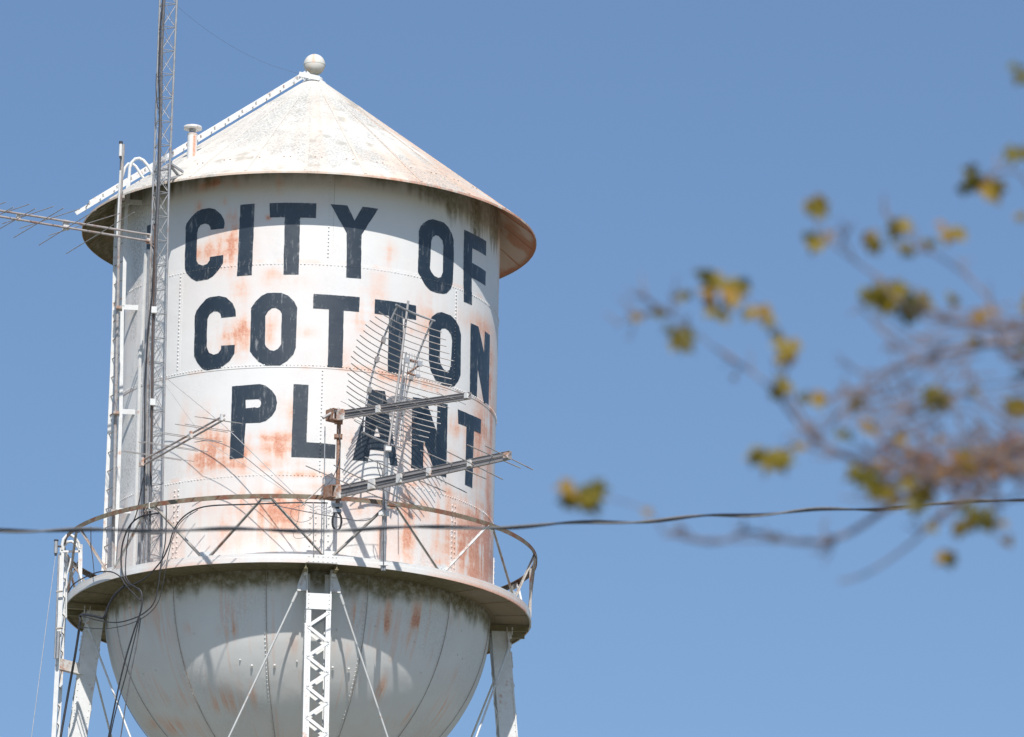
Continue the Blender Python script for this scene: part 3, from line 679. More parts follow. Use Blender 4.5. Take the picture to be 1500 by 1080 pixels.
# ---- outer access ladder beside the left leg
oy = -.9
ol = [on_y(91, 800, oy), on_y(88, 900, oy), on_y(78, 1090, oy)]
il = [on_y(128, 800, oy+.55), on_y(119, 800, oy+.55), on_y(115, 858, oy+.55)]
al = MB(); d = ol[2]-ol[1]; d = d/abs(d[2]); ol[2] = ol[1]+d*abs(ol[1][2]-.1)
for a, b in zip(ol[:-1], ol[1:]): al.bar(a, b, .075, .014, (1, 0, 0))
ofs = np.array([.06, .42, .02])
for a, b in zip(ol[:-1], ol[1:]): al.bar(a+ofs, b+ofs, .06, .014, (1, 0, 0))
acc = al.build('access_ladder', M['white'], T)
zq = ol[0][2]-.2
while zq > 1.0:
    r_ = MB(); A = interp(ol, zq); r_.tube([A, A+ofs], .011, 6); r_.build('rung', M['brace'], acc) if zq > 22 else None; zq -= .32
for u in (0, 1):
    hp = MB(); hp.tube([p+ofs*.0+np.array([0, .45*u, 0]) for p in pts_y([(91,806),(91,798),(93,790),(98,784.5),(104,784),(110,788),(115,795),(117,804)], [oy]*8)], .027, 8); hp.build('hoop', M['white'], acc)
gp = MB(); gp.bar(on_y(118, 798, oy), on_y(117, 862, oy), .07, .03, (1, 0, 0)); gp.bar(on_y(92, 808, oy), on_y(117, 808, oy), .035, .03, (0, 0, 1)); gp.build('gate_post', M['white'], acc)
gp = MB(); gp.bar(on_y(97, 812, oy+.1), on_y(128, 858, oy+.3), .04, .012, (0, 0, 1)); gp.bar(on_y(100, 855, oy+.3), on_y(120, 812, oy+.1), .04, .012, (0, 0, 1)); gp.build('cross_brace', M['brace'], acc)
gp = MB(); gp.tube(pts_y([(97,862),(98,842),(102,828),(104,818)], [oy-.15]*4), .014, 6); gp.tube(pts_y([(97,862),(97,905)], [oy-.1]*2), .016, 6); gp.build('handhold', M['white'], acc)
sx = MB(); A = on_y(86, 972, oy); B = legp(LEG[1], A[2]-.2, 0, 0); sx.bar(A, np.array([B[0], B[1]-.1, A[2]]), .19, .02, (0, 0, 1)); sx.bar(A+np.array([0, 0, -.1]), np.array([B[0], B[1]-.1, A[2]-.1]), .012, .1, (0, 0, 1)); sx.build('standoff', M['whiterust'], acc)
# dark painted line post beside it with a canister on top
def add_thing_pole():
    p = pts_y([(180.5,212),(176,300),(174.5,340),(170,560),(165,832)], [-2.55,-2.5,-2.45,-2.35,-2.25])
    t = thing('antenna_pole', 'grey pole with a small canister on top, beside the tank ladder', 'antenna pole', p[-1])
    m = MB(); m.tube(p, .030, 10); m.build('pole', M['alu'], t)
    m = MB(); q = pts_y([(176.5,250),(174,300),(171.5,345)], [-2.6,-2.55,-2.5]); m.tube(q, .02, 8); m.build('tube', M['white'], t)
    m = MB(); q = pts_y([(177,211),(176.3,229)], [-2.6]*2); m.tube(q, .028, 12); m.build('canister', M['white'], t)
    m = MB(); q = pts_y([(176.3,229),(176.2,232)], [-2.6]*2); m.tube(q, .018, 8); m.tube(pts_y([(176.2,232),(175.8,250)], [-2.6]*2), .006, 5); m.build('feed_line', M['cable'], t)
    m = MB(); m.tube(pts_y([(177.2,207.5),(177,211)], [-2.6]*2), .033, 12); m.build('cap', M['cable'], t)
    for y in (290, 452, 606, 750):
        m = MB(); c = on_y(180.5-(y-212)*.025, y, -2.4); m.box(c, ((1, 0, 0), (0, 1, 0), (0, 0, 1)), (.05, .09, .025)); m.build('clamp', M['brace'], t)
add_thing_pole()
def canister_left():
    b = on_y(82, 812, -1.0)
    t = thing('canister_antenna', 'small grey canister on the outer ladder left of the balcony, thin wire hanging below', 'antenna', b)
    m = MB(); m.tube(pts_y([(82.3,793),(81.6,811)], [-1.]*2), .034, 12); m.build('canister', M['galv'], t)
    m = MB(); m.tube(pts_y([(82.4,791),(82.3,793)], [-1.]*2), .04, 12); m.tube(pts_y([(81.6,811),(81.5,814)], [-1.]*2), .022, 8); m.tube(pts_y([(82,800),(90,801)], [-1.]*2), .018, 6); m.build('cap', M['cable'], t)
    for y in (867, 921):
        m = MB(); m.tube(pts_y([(82,y),(92,y-1)], [-1.]*2), .018, 6); m.build('clamp', M['brace'], t)
    m = MB(); m.tube(pts_y([(86,812),(83,900),(80,965)], [-1.]*3), .016, 6); m.tube(pts_y([(86,925),(84,965)], [-1.05]*2), .03, 6); m.build('feed_pipe', M['galv'], t)
canister_left()

# ------------------------------------------------------------------ lattice mast
my = [-3.62, -3.40, -3.12, -2.9]
ys = [-300, 270, 560, 826]
def rl_(xs, dy): return pts_y(list(zip(xs, ys)), [v+dy for v in my])
ra = rl_([272, 247.5, 241, 236], -.02)           # right rail
rb = rl_([252, 230.5, 221, 213.5], -.10)         # front left rail
rc = rl_([245, 224.5, 215, 207.5], .13)          # back left rail
t = thing('lattice_mast', 'tall slim triangular lattice mast, cables strapped to it, rising past the roof at left', 'mast', rb[-1])
MAST = t
for seq, nm in ((ra, .020), (rb, .018), (rc, .018)):
    m = MB(); m.tube(seq, nm, 8); m.build('rail', M['galv'], t)
brm = MB(); z = ra[-1][2]+.1; k = 0
while z < ra[0][2]-.5:
    A, B, C_ = interp(ra, z), interp(rb, z), interp(rc, z); z2 = z+.42; A2, B2, C2 = interp(ra, z2), interp(rb, z2), interp(rc, z2)
    for p, q in ((A, B), (B, C_), (A, C_)): brm.tube([p, q], .0075, 5, caps=False)
    for p, q in ((A, B2), (B, A2), (A, C2), (C_, A2), (B, C2)): brm.tube([p, q], .0055, 5, caps=False)
    z = z2; k += 1
brm.build('bracing', M['galv'], t)
def mcable(lst, r, mat, dy=-.16, name='cable'):
    yy = [np.interp(y, ys, my)+dy for x, y in lst]; m = MB(); m.tube(pts_y(lst, yy), r, 7); m.build(name, M[mat], t)
mcable([(250,-300),(240.5,0),(236.5,70),(236,150),(233,270),(229,350),(227.5,420),(225,470),(223.5,560),(221,700),(218,823)], .023, 'greycable')
mcable([(247,-300),(238.5,0),(234.5,40),(232.5,110),(234,170),(231,270),(227,350),(222,440),(217,480),(212,560),(212,620),(211,760)], .014, 'cable')
mcable([(226.5,330),(225.5,420),(223,500),(222,640),(220,700)], .013, 'brown', -.19)
mcable([(222,345),(219,430),(217,520),(215,640),(213,823)], .018, 'alu', -.05)
mcable([(229,108),(228.5,125),(229.5,150),(232,160)], .008, 'cable', -.2)
m = MB()
for x0, y0 in ((226,455),(224,590),(222,742)):
    P0 = on_y(x0, y0, np.interp(y0, ys, my)-.2); m.box(P0, ((1, 0, 0), (0, 1, 0), (0, 0, 1)), (.045, .06, .055))
m.build('clamp', M['white'], t)
m = MB(); yb = -3.3
for a, b in (((247,262),(262,258)), ((247,240),(262,258)), ((247,240),(247,262)), ((250,240),(268,252)), ((228,252),(240,235)), ((228,252),(246,248))):
    m.bar(on_y(*a, yb-.08), on_y(*b, yb+.2), .035, .035, (0, 0, 1))
m.build('roof_bracket', M['galv'], t)

# ------------------------------------------------------------------ log periodic antennas
LP = 'log periodic antennas on the tower'
def lpda(label, P0, pend, phi, gap0, gap1, elems, mat_b, rb_, name='log_periodic_antenna', channel=False, extend=1.0, re=.008, plates=(), drop=0):
    """boom of two tubes from P0 towards the photo's point pend along heading phi; elems = (fraction, half1, ang1, half2, ang2)"""
    E_ = on_v(pend[0], pend[1], P0, phi); d = (E_-P0)*extend; Ln = np.linalg.norm(d); dn = d/Ln
    t = thing(name, label, 'antenna', P0, LP); up = np.array([0, 0, 1.])
    for s in (1, -1):
        m = MB()
        a, b = P0+up*s*gap0/2, P0+d+up*s*gap1/2
        if channel:
            m.bar(a, b, rb_*1.0, .05, up); pr = np.array([math.cos(phi-pi/2), math.sin(phi-pi/2), 0])
            m.bar(a+up*rb_*.5+pr*.006, b+up*rb_*.5+pr*.006, .006, .062, up)
        else: m.tube([a, b], rb_, 10)
        m.build('boom', M[mat_b], t)
    if channel: m = MB(); m.bar(P0, P0+d, gap0*.7, .02, up); m.build('slot_shade', M['greycable'], t)  # added dark strip, stands for the shade in the open slot between channels
    for i, (f, h1, a1, h2, a2) in enumerate(elems):
        c = P0+d*f+up*(gap0*(1-f)+gap1*f)/2*(1 if i % 2 else -1)
        m = MB(); q = []
        if h1: q.append(c+h1*np.array([math.cos(a1), math.sin(a1), -drop]))
        q.append(c)
        if h2: q.append(c-h2*np.array([math.cos(a2), math.sin(a2), -drop]))
        m.tube(q, re, 6); m.build('element', M['alu'], t)
    for f, w, h in plates:
        c = P0+d*f; m = MB(); g = gap0*(1-f)+gap1*f
        m.box(c+np.array([math.cos(phi-pi/2), math.sin(phi-pi/2), 0])*.04, (dn, (0, 0, 1), np.cross(dn, up)), (w, g/2+h, .022)); 
        m.build('clamp_plate', M['whiterust'], t)
    return t, P0+d
# left one, reaching out beyond the frame
pL = on_y(219, 349, -3.35)
phiL = math.atan2(-.5, -.87)
el = []
Ld = 3.9
fx = lambda x: (219-x)/(219-0)
for x, h, a in ((146, 1.42, 65), (123, .95, 49), (98, 1.2, 65), (72, .82, 50), (56, 1.02, 64), (40, .72, 51), (24, .74, 63), (10, .62, 51), (-4, .62, 62), (-18, .52, 52), (-32, .5, 61), (-46, .44, 54)):
    f = fx(x)/1.32; el.append((f, h, -rad(a), h, -rad(a)))
lpda('long twin-tube antenna with swept rods reaching out left past the roof edge', pL, (0, 313), phiL, .115, .10, el, 'boom', .02, extend=1.32, plates=((.42, .055, .03), (.66, .03, .01), (.0, .04, .03)))
# small one over the rusty patch
pS = on_y(208, 679, -3.15); el = []
for i, (x, h) in enumerate(((327,.40),(318,.44),(308,.5),(296,.54),(284,.60),(272,.60),(259,.66),(247,.62),(234,.72),(222,.62))):
    el.append(((x-208)/122, h*.9, rad(26), h*.9, rad(26)))
lpda('small twin-tube antenna reaching right across the tank over the rusty patch below the P', pS, (329, 611.5), math.atan2(-.88, .47), .085, .07, el, 'boom', .018, re=.0065, plates=((0.02, .05, .03), (.62, .03, .02), (.99, .02, .02)))
# pair on the rust brown post
def post_pair():
    base = on_y(494.5, 742, -4.12)
    t = thing('antenna_post', 'short rust brown post clamped to the railing between the two long antenna booms', 'antenna post', base)
    m = MB(); m.tube([base, on_y(496.5, 615, -4.12)], .036, 12); m.build('post', M['rusty'], t)
    for (x, y) in ((494, 722), (496, 618), (495.5, 640)):
        m = MB(); m.box(on_y(x, y, -4.12), ((1, 0, 0), (0, 1, 0), (0, 0, 1)), (.07, .07, .03)); m.build('clamp', M['rusty'], t)
    m = MB(); m.tube(pts_y([(495,628),(499,650),(497,672),(492,690),(487,702),(470,720)], [-4.2]*6), .008, 5); m.build('cable', M['greycable'], t)
    for x, y, w in ((494,741,.09),(494,749,.07)):
        m = MB(); m.box(on_y(x, y, -4.14), ((1, 0, 0), (0, 1, 0), (0, 0, 1)), (w, .05, .03)); m.build('u_bolt', M['galv'], t)
post_pair()
pU = on_y(496, 609, -4.2); phiU = rad(-53); el = []
for i, x in enumerate(range(512, 690, 13)):
    f = (x-496)/193; h = .42-.24*f; a = rad(40 if i % 2 else 34); el.append((f, h, a, h, a))
tU, eU = lpda('upper of the two long booms crossing the lettering, fine short rods, below the dish', pU, (689, 580), phiU, .1, .065, el, 'boomc', .045, channel=True, re=.005, plates=((.03, .09, .04), (.32, .05, .015), (.985, .04, .01)), drop=.2)
m = MB(); c = pU+np.array([-.08, 0, 0]); a1 = np.array([math.cos(phiU), math.sin(phiU), 0]); b1 = np.cross(a1, (0, 0, 1.))
for s in (-1, 1):
    m.box(c+b1*s*.09, (a1, b1, (0, 0, 1)), (.1, .008, .09)); m.box(c+np.array([0, 0, s*.09]), (a1, b1, (0, 0, 1)), (.1, .09, .008))
m.build('mount_box', M['rusty'], tU)
m = MB(); m.tube([on_y(473, 612.5, -4.35), on_y(497, 599, -4.2)], .026, 8); m.build('boom_stub', M['alu'], tU)
pW = on_y(492, 722, -4.22); el = []
W = 256.
for i, (x, hp_, a) in enumerate(((748,34,40),(724,38,34),(697,40,40),(666,47,34),(634,51,40),(596,58,34),(556,64,40),(516,66,34))):
    c = math.cos(rad(a)); f = (x-492)/W; el.append((min(f, .992), hp_/84.6/c, rad(a), hp_/84.6/c, rad(a)))
tW, eW = lpda('lower and longer of the two long booms, long slanted rods, before the bottom line', pW, (748, 667), rad(-53), .135, .075, el, 'boomc', .062, channel=True, re=.0105, plates=((.02, .08, .05), (.22, .08, .02), (.38, .06, .02), (.55, .045, .015), (.78, .04, .01), (.985, .05, .005)), drop=.19)
m = MB(); c = pW+np.array([-.06, 0, 0])
for s in (-1, 1):
    m.box(c+b1*s*.1, (a1, b1, (0, 0, 1)), (.12, .008, .1)); m.box(c+np.array([0, 0, s*.1]), (a1, b1, (0, 0, 1)), (.12, .1, .008))
m.build('mount_box', M['rusty'], tW)

# ------------------------------------------------------------------ grid dish
def dish():
    C = on_y(577, 557, -3.84); e = np.array([.845, .50, -.19]); e /= np.linalg.norm(e); V = np.array([.19, 0, .98]); V -= e*(e @ V); V /= np.linalg.norm(V)
    a = np.cross(V, e); a /= np.linalg.norm(a)
    if a[0] < 0: a = -a
    C0 = C-a*.15
    sp = lambda u, v: C0+e*u+V*v+a*(u*u/(4*.73)+v*v/(4*1.3))
    wv = lambda v: max(.36, .97*(max(0, 1-abs(v/1.24)**2.5))**.5)
    t = thing('grid_dish', 'large curved wire grid dish antenna in front of the middle line of lettering', 'dish antenna', C)
    vs = np.linspace(1.06, -.98, 21)
    for i, v in enumerate(vs):
        w = wv(v); m = MB(); k0 = -w*(1+.03*math.sin(i*2.1)); k1 = w*(1+.04*math.sin(i*1.7+1))
        if i == 0: k0 = -.36
        m.tube([sp(u, v) for u in np.linspace(k0, k1, 18)], .0092, 6); m.build('rod', M['alu'], t)
    for u in (-.36, .36):
        m = MB(); m.tube([sp(u, v)-a*.02 for v in np.linspace(1.2, -1.1, 18)], .017, 8); m.build('rib', M['galv'], t)
    for v in (1.2, -1.1):
        m = MB(); m.tube([sp(u, v)-a*.02 for u in np.linspace(-.4, .4, 10)], .018, 8); m.build('rib', M['galv'], t)
    # spine tube and struts
    m = MB(); m.tube([on_y(598, 441, -3.85), on_y(584, 556, -3.85), on_y(569, 655, -3.95)], .021, 10); m.build('spine', M['alu'], t)
    m = MB(); m.tube([on_y(595, 516, -4.25), on_y(585, 585, -4.1), on_y(578, 640, -4.0)], .015, 10); m.build('strut', M['galv'], t)
    m = MB(); m.tube([on_y(600, 520, -4.3), on_y(591, 590, -4.2), on_y(590, 690, -3.95)], .008, 8); m.build('strut', M['galv'], t)
    m = MB()
    for p, q in (((596,548),(616,534)), ((598,527),(613,531)), ((597,546),(613,552))):
        m.tube([on_y(*p, -4.4), on_y(*q, -4.5)], .019, 8)
    m.build('feed_bracket', M['rusty'], t)
    m = MB()
    for x, y, w, h in ((615,533,.05,.06),(612,551,.05,.035),(596,528,.05,.07)): m.box(on_y(x, y, -4.53), ((1, .3, 0), (-.3, 1, 0), (0, 0, 1)), (w*.8, .02, h*.7))
    for k in range(5):
        m.tube([on_y(600+k*3.5, 517+k, -4.5), on_y(600+k*3.5, 546+k*2, -4.5)], .004, 5)
    for k in range(3): m.tube([on_y(598, 520+k*5, -4.5), on_y(620, 525+k*5, -4.5)], .004, 5)
    m.build('feed', M['galv'], t)
    b = on_y(561.5, 836, -3.93)
    m = MB(); m.tube([b, on_y(563.5, 740, -4.0), on_y(566, 652, -4.1)], .042, 12); m.build('mast_pipe', M['galv'], t)
    m = MB(); m.box(on_y(569, 658, -4.16), ((1, 0, 0), (0, 1, 0), (0, 0, 1)), (.05, .05, .035)); m.build('clamp', M['white'], t)
    m = MB(); m.tube([on_y(562, 832, -4.08), on_y(562, 780, -4.08), on_y(564, 742, -4.15), on_y(560, 690, -4.16), on_y(556, 680, -4.16), on_y(553, 676, -4.16), on_y(553, 685, -4.16), on_y(558, 700, -4.16)], .008, 6); m.build('cable', M['greycable'], t)
    m = MB(); m.box(on_y(562.5, 752, -4.05), ((1, 0, 0), (0, 1, 0), (0, 0, 1)), (.09, .03, .045)); m.box(on_y(562, 826, -3.98), ((1, 0, 0), (0, 1, 0), (0, 0, 1)), (.07, .02, .03)); m.build('rail_clamp', M['white'], t)
    for u, v in ((-.36, .25), (-.36, -.3), (-.36, .6), (.36, .2), (.36, -.45)):
        m = MB(); m.box(sp(u, v), (e, V, a), (.03, .05, .03)); m.build('clip', M['alu'], t)
dish()

# thin whip with insulator left of the rust brown post
def whip():
    b = on_y(474, 812, -4.0)
    t = thing('whip_antenna', 'thin grey whip antenna with a small insulator, just left of the rust brown post', 'antenna', b)
    m = MB(); m.tube([b, on_y(475, 706, -4.1), on_y(476, 625, -4.1)], .010, 7); m.build('rod', M['galv'], t)
    m = MB(); m.tube([on_y(474.6, 712, -4.1), on_y(474.8, 706, -4.1), on_y(475, 702, -4.1)], [.014, .026, .012], 8); m.build('insulator', M['alu'], t)
    m = MB(); m.tube([on_y(475, 709, -4.12), on_y(462, 722, -4.2), on_y(449, 733, -4.25), on_y(441, 742, -4.25)], .010, 6); m.build('arm', M['brace'], t)
    m = MB()
    for k in range(2):
        m.tube([on_y(452+2*k, 741+5*k, -4.2), on_y(460, 744+4*k, -4.2), on_y(467, 741+5*k, -4.2), on_y(476, 745+4*k, -4.2), on_y(485, 742+5*k, -4.2)], .008, 6)
    for x in (459, 478): m.tube([on_y(x, 736, -4.2), on_y(x+.2, 775, -4.2)], .010, 6)
    m.tube([on_y(459, 770, -4.2), on_y(459.5, 815, -4.05)], .008, 6)
    m.build('loop_rod', M['galv'], t)
whip()

# ------------------------------------------------------------------ cables
def smooth(pts, n=8):
    pts = [np.array(p, float) for p in pts]; o = []
    for i in range(len(pts)-1):
        p0 = pts[max(i-1, 0)]; p1 = pts[i]; p2 = pts[i+1]; p3 = pts[min(i+2, len(pts)-1)]
        for k in range(n):
            t = k/n; o.append(.5*((2*p1)+(-p0+p2)*t+(2*p0-5*p1+4*p2-p3)*t*t+(-p0+3*p1-3*p2+p3)*t**3))
    o.append(pts[-1]); return o
def on_r(x, y, r):
    P = on_cyl(x, y, r); a = math.atan2(P[0], -P[1])
    if abs(a) > 1.25: P = on_y(x, y, -r*math.cos(1.25))
    return P
def cable(label, lst, r, mat='cable', rad_=4.1, group=None, name='cable'):
    q = smooth([on_r(x, y, rad_) for x, y in lst]); b = q[-1]
    t = MB(); t.tube(q, r*.85, 7); o = t.build(name, M[mat]); tag(o, label, 'cable', group=group); return o
G = 'black cables slung on the balcony'
cable('black cable taped along the top rail, dropping left in front of the mast', [(480,737),(430,736.5),(360,739),(310,741),(285,747),(266,760),(254,778),(247,800),(236,822),(214,846),(194,857),(184,860)], .015, group=G)
cable('black cable with a square bend beside the mast foot, hanging straight down past the lip', [(216,738),(238,736.5),(243,739),(243.5,760),(242,795),(236,825),(232,858),(226,882),(214,896),(196,906),(170,912),(140,908),(118,901)], .012, group=G)
cable('black cable making the widest loop at left, crossing the bowl down to the leg', [(232,752),(206,757),(189,772),(179,800),(178,832),(185,852),(198,860),(207,868),(207,892),(196,925),(184,965),(172,1015),(158,1085)], .017, group=G)
cable('black cable hanging inside the wide loop, running down the bowl beside it', [(210,700),(200,752),(190,775),(185,810),(184,840),(189,853),(200,862),(208,874),(204,905),(196,940),(184,990),(170,1040),(160,1085)], .012, group=G)
cable('thick black bundle running from under the balcony down the left leg', [(183,858),(168,872),(158,890),(152,905),(140,903),(119,901),(117,915),(110,960),(100,1015),(88,1085)], .026, group=G, rad_=4.06)
cable('black cable lying on the left end of the balcony edge', [(100,868),(108,856),(124,846),(145,838),(163,838),(176,845),(184,857),(196,870),(206,880)], .013, group=G)
cable('thin black cable sagging from the leg head across the bowl', [(113,918),(140,921),(165,920),(190,914),(214,902),(230,885),(238,860),(246,815),(256,780),(268,762),(290,747)], .008, group=G)
cable('grey cable running straight down the bowl from the lower knot', [(206,905),(200,945),(190,995),(176,1085)], .013, 'greycable', 4.0, group=G)
cable('short black cable hanging from the top rail left of the mast', [(133,772),(133.5,800),(136,820),(138,842)], .009, rad_=4.1, group=G)
cable('thin grey cable sagging right from the rail to the dish pole', [(400,740),(430,746),(460,752),(500,759),(530,763),(545,759),(557,748),(563,742)], .009, 'greycable', 4.14)
cable('thin loose wire loop hanging below the rail over the rivets', [(440,741),(428,746),(426,755),(433,763),(443,765),(456,760),(459,748)], .005, 'greycable', 4.1)
cable('thin loose wire hanging in a long U below the rail', [(438,740),(437,760),(431,775),(430,785),(436,789),(450,786),(458,778),(459,765)], .005, 'greycable', 4.13)
# coil
m = MB(); pts = []
for k in range(121):
    a = k/120*2*pi*5; pts.append(on_y(493.5+(6.6+.9*math.sin(k*.37))*math.cos(a), 764+(13+1.2*math.cos(k*.29))*math.sin(a), -4.15+.03*math.sin(k*.9)))
m.tube(pts, .010, 6); m.tube(smooth([on_y(493, 742, -4.14), on_y(496, 748, -4.15), on_y(497, 752, -4.15)]), .03, 8)
o = m.build('cable_coil', M['cable']); tag(o, 'small oval coil of black cable hanging under the rust brown post', 'cable')
# guy wires
def wire(label, pts, r=.006, mat='greycable', name='guy_wire', sag=0.0):
    q = []
    for a, b in zip(pts[:-1], pts[1:]):
        for k in range(12):
            t = k/12; p = a+(b-a)*t; p = p.copy(); p[2] -= sag*4*t*(1-t); q.append(p)
    q.append(pts[-1]); m = MB(); m.tube(q, r, 5); o = m.build(name, M[mat]); tag(o, label, 'wire', group=None); return o
wire('thin guy wire from the lattice mast to the roof ladder head under the ball', [on_y(258, 8, -3.5), A1], .0022, sag=.2)
wire('thin wire slanting from the mast across the tank to the top rail', [interp(ra, on_y(241, 553, -3.1)[2]), on_r(330, 625, 3.8), on_r(446, 738, 4.1)], .0065, 'galv')
wire('second thin wire slanting below the first towards the top rail', [on_y(240, 560, -3.15), on_r(300, 645, 3.75), on_r(458, 745, 4.1)], .004, 'galv')
wire('dark sagging wire from the small antenna down to the top rail', smooth([on_y(285, 648, -3.6), on_r(310, 646, 4.0), on_r(345, 660, 4.0), on_r(390, 695, 4.05), on_r(425, 723, 4.1), on_r(447, 741, 4.1)], 4), .0065)
wL = on_y(81.5, 813, -1.0); w2 = on_y(62, 960, -1.4); d = (w2-wL); 
wire('thin pale wire dropping from the canister to the ground at far left', [wL, w2, wL+d*(wL[2]/(-d[2]))], .006, 'galv')

# ------------------------------------------------------------------ twisted overhead line, nearer the camera
def overhead():
    pts = [(-1500,800),(-700,790),(0,777),(200,777),(420,776.5),(640,774),(750,770.5),(850,767.5),(1000,759.5),(1100,753),(1200,748),(1350,741.5),(1500,731),(2300,672),(3300,590)]
    X = [p[0] for p in pts]; Y = [p[1] for p in pts]; YD = lambda x: -DIST+42+12*max(0, min(1, (x+1500)/4800))+ 6*max(0, min(1, x/1500))
    cen = []; n = 900
    for k in range(n):
        x = -1500+4800*k/(n-1); y = np.interp(x, X, Y)+2.6*math.sin(x/34+1.3*math.sin(x/170))*(1 if x > 300 else .6)
        cen.append(on_y(x, y, YD(x)))
    cen = np.array(cen)
    ker = np.ones(9)/9; cs = np.stack([np.convolve(np.pad(cen[:, i], 4, 'edge'), ker, 'valid') for i in range(3)], 1)
    t = thing('overhead_cable', 'dark twisted overhead cable crossing the whole view below the balcony rail', 'cable', cs[n//2])
    for j in range(2):
        q = []
        for k in range(n):
            a = k*.155+pi*j; q.append(cs[k]+np.array([0, .0082*math.sin(a), .0082*math.cos(a)]))
        m = MB(); m.tube(q, .0082, 6); m.build('strand', [M['cable'], M['palecable']][j], t)
overhead()

# ------------------------------------------------------------------ tree, close and out of focus
def leafmat():
    m, nt, b = newmat('autumn_leaf'); 
    a = attr(nt, 'tone')
    c = ramp(nt, a, [(0., (.05, .085, .015)), (.3, (.17, .155, .015)), (.55, (.38, .28, .022)), (.8, (.46, .25, .04)), (1., (.3, .08, .04))])
    c = mix(nt, ramp(nt, noise(nt, 30, 3), [(.45, 0.), (.7, .35)]), c, (.16, .09, .03))
    nt.links.new(c, b.inputs['Base Color']); b.inputs['Roughness'].default_value = .5
    tr = N(nt, 'ShaderNodeBsdfTranslucent'); nt.links.new(c, tr.inputs[0]); ms = N(nt, 'ShaderNodeMixShader'); ms.inputs[0].default_value = .35
    out = [n for n in nt.nodes if n.type == 'OUTPUT_MATERIAL'][0]
    nt.links.new(b.outputs[0], ms.inputs[1]); nt.links.new(tr.outputs[0], ms.inputs[2]); nt.links.new(ms.outputs[0], out.inputs[0]); return m
M['leaf'] = leafmat()
TY = -DIST+16.
def tree():
    base = np.array([6.2, TY+1.2, 0.])
    t = thing('tree', 'blurred foreground tree with sparse yellow-green leaves reaching in from the right', 'tree', base)
    tk = MB(); fork = base+np.array([-.5, 0, 4.4])
    tk.tube(smooth([base, base+[.05, 0, 1.2], base+[-.1, .05, 2.6], fork, base+[-.3, .1, 6.2], base+[.1, 0, 8.5]], 6), list(np.interp(np.linspace(0, 1, 31), [0, .05, .5, 1], [.24, .17, .13, .04])), 14)
    tk.build('trunk', M['bark'], t)
    br = MB(); tips = []
    def limb(pp, r0, r1, dy=0):
        q = [np.array(p, float) if len(p) == 3 else on_y(p[0], p[1], TY+dy+.06*math.sin(p[0]*.05)) for p in pp]
        s = smooth(q, 6); n = len(s); br.tube(s, list(.8*r1+(r0*.8-r1*.8)*np.linspace(1, 0, n)**2.6), 7); return s
    def twigs(s, n, ln, up=.3, depth=1):
        for _ in range(n):
            i = random.randrange(len(s)//6, len(s)-1); p = s[i]; d0 = s[min(i+2, len(s)-1)]-s[max(i-2, 0)]; d0 = d0/(np.linalg.norm(d0)+1e-9)
            d = d0*.8+np.array([random.uniform(-.7, .7), random.uniform(-.6, .6), random.uniform(-.7, .9)]); d /= np.linalg.norm(d); L_ = ln*random.uniform(.5, 1.2)
            mid = p+d*L_*.5+np.array([0, 0, .05*L_]); e = p+d*L_+np.array([random.uniform(-.05, .05), 0, random.uniform(-.02, .12)])*L_
            q = smooth([p, mid, e], 4); br.tube(q, list(np.linspace(.003, .0013, len(q))), 5); tips.append(e)
            if depth: twigs(q, 2, ln*.55, up, depth-1)
    F0 = tuple(fork)
    J = [tuple(base+np.array([-.28, .05, 5.0])), tuple(base+np.array([-.35, .05, 5.6])), tuple(base+np.array([-.3, 0, 6.2]))]
    l1 = limb([J[1], (2600,560), (1900,470), (1500,498), (1400,514), (1310,540), (1252,578), (1232,625)], .05, .0035)
    l2 = limb([F0, (2500,900), (1900,720), (1520,660), (1420,688), (1320,692), (1240,668), (1175,625), (1120,560), (1060,520), (1010,480), (965,455), (938,462)], .03, .002, .15)
    l3 = limb([l1[14], (1500,520), (1450,440), (1410,400), (1360,365), (1310,330)], .012, .003, -.1)
    l4 = limb([l1[16], (1400,470), (1330,430), (1270,395), (1225,362), (1200,345), (1195,296)], .01, .0025, .1)
    l5 = limb([F0, (2400,950), (1900,760), (1540,650), (1450,680), (1370,705), (1300,745), (1235,785), (1170,795), (1100,780), (1050,795), (1000,788)], .04, .005, .25)
    l6 = limb([l5[26], (1440,715), (1380,755), (1330,800), (1270,840), (1230,852)], .012, .004, .1)
    l7 = limb([J[2], (2300,300), (1800,300), (1560,330), (1500,260), (1470,250), (1435,262)], .02, .003, 0)
    l8 = limb([l2[30], (1200,650), (1160,600), (1142,568)], .006, .003, .1)
    l9 = limb([l2[30], (1290,690), (1220,665), (1165,655), (1128,672)], .007, .003, .05)
    l10 = limb([l5[44], (1000,788), (960,760), (930,740), (855,722)], .004, .0022, .25)
    l11 = limb([l2[40], (1150,560), (1160,515), (1120,460), (1070,420), (1030,402)], .006, .002, .1)
    l12 = limb([l1[12], (1560,540), (1480,560), (1420,570), (1372,580)], .007, .002, .1)
    l13 = limb([l5[26], (1400,735), (1370,760), (1430,765), (1470,790)], .008, .002, .1)
    for s, n, ln in ((l1, 20, .15), (l2, 14, .12), (l3, 6, .10), (l4, 5, .08), (l5, 14, .10), (l6, 2, .07), (l7, 1, .08), (l9, 3, .08), (l12, 6, .1), (l13, 5, .08)): twigs(s, n, ln)
    # dense fine twigs at the right edge
    for _ in range(150):
        x, y = random.uniform(1270, 1530), random.gauss(672, 26) if random.random() < .6 else random.uniform(440, 640)
        p = on_y(x, y, TY+random.uniform(-.3, .4)); d = np.array([random.uniform(-1, -.1), random.uniform(-.4, .4), random.uniform(-.4, .6)]); d /= np.linalg.norm(d)
        q = smooth([p-d*.1, p, p+d*.07+np.array([0, 0, .02])], 3); br.tube(q, .0024, 5)
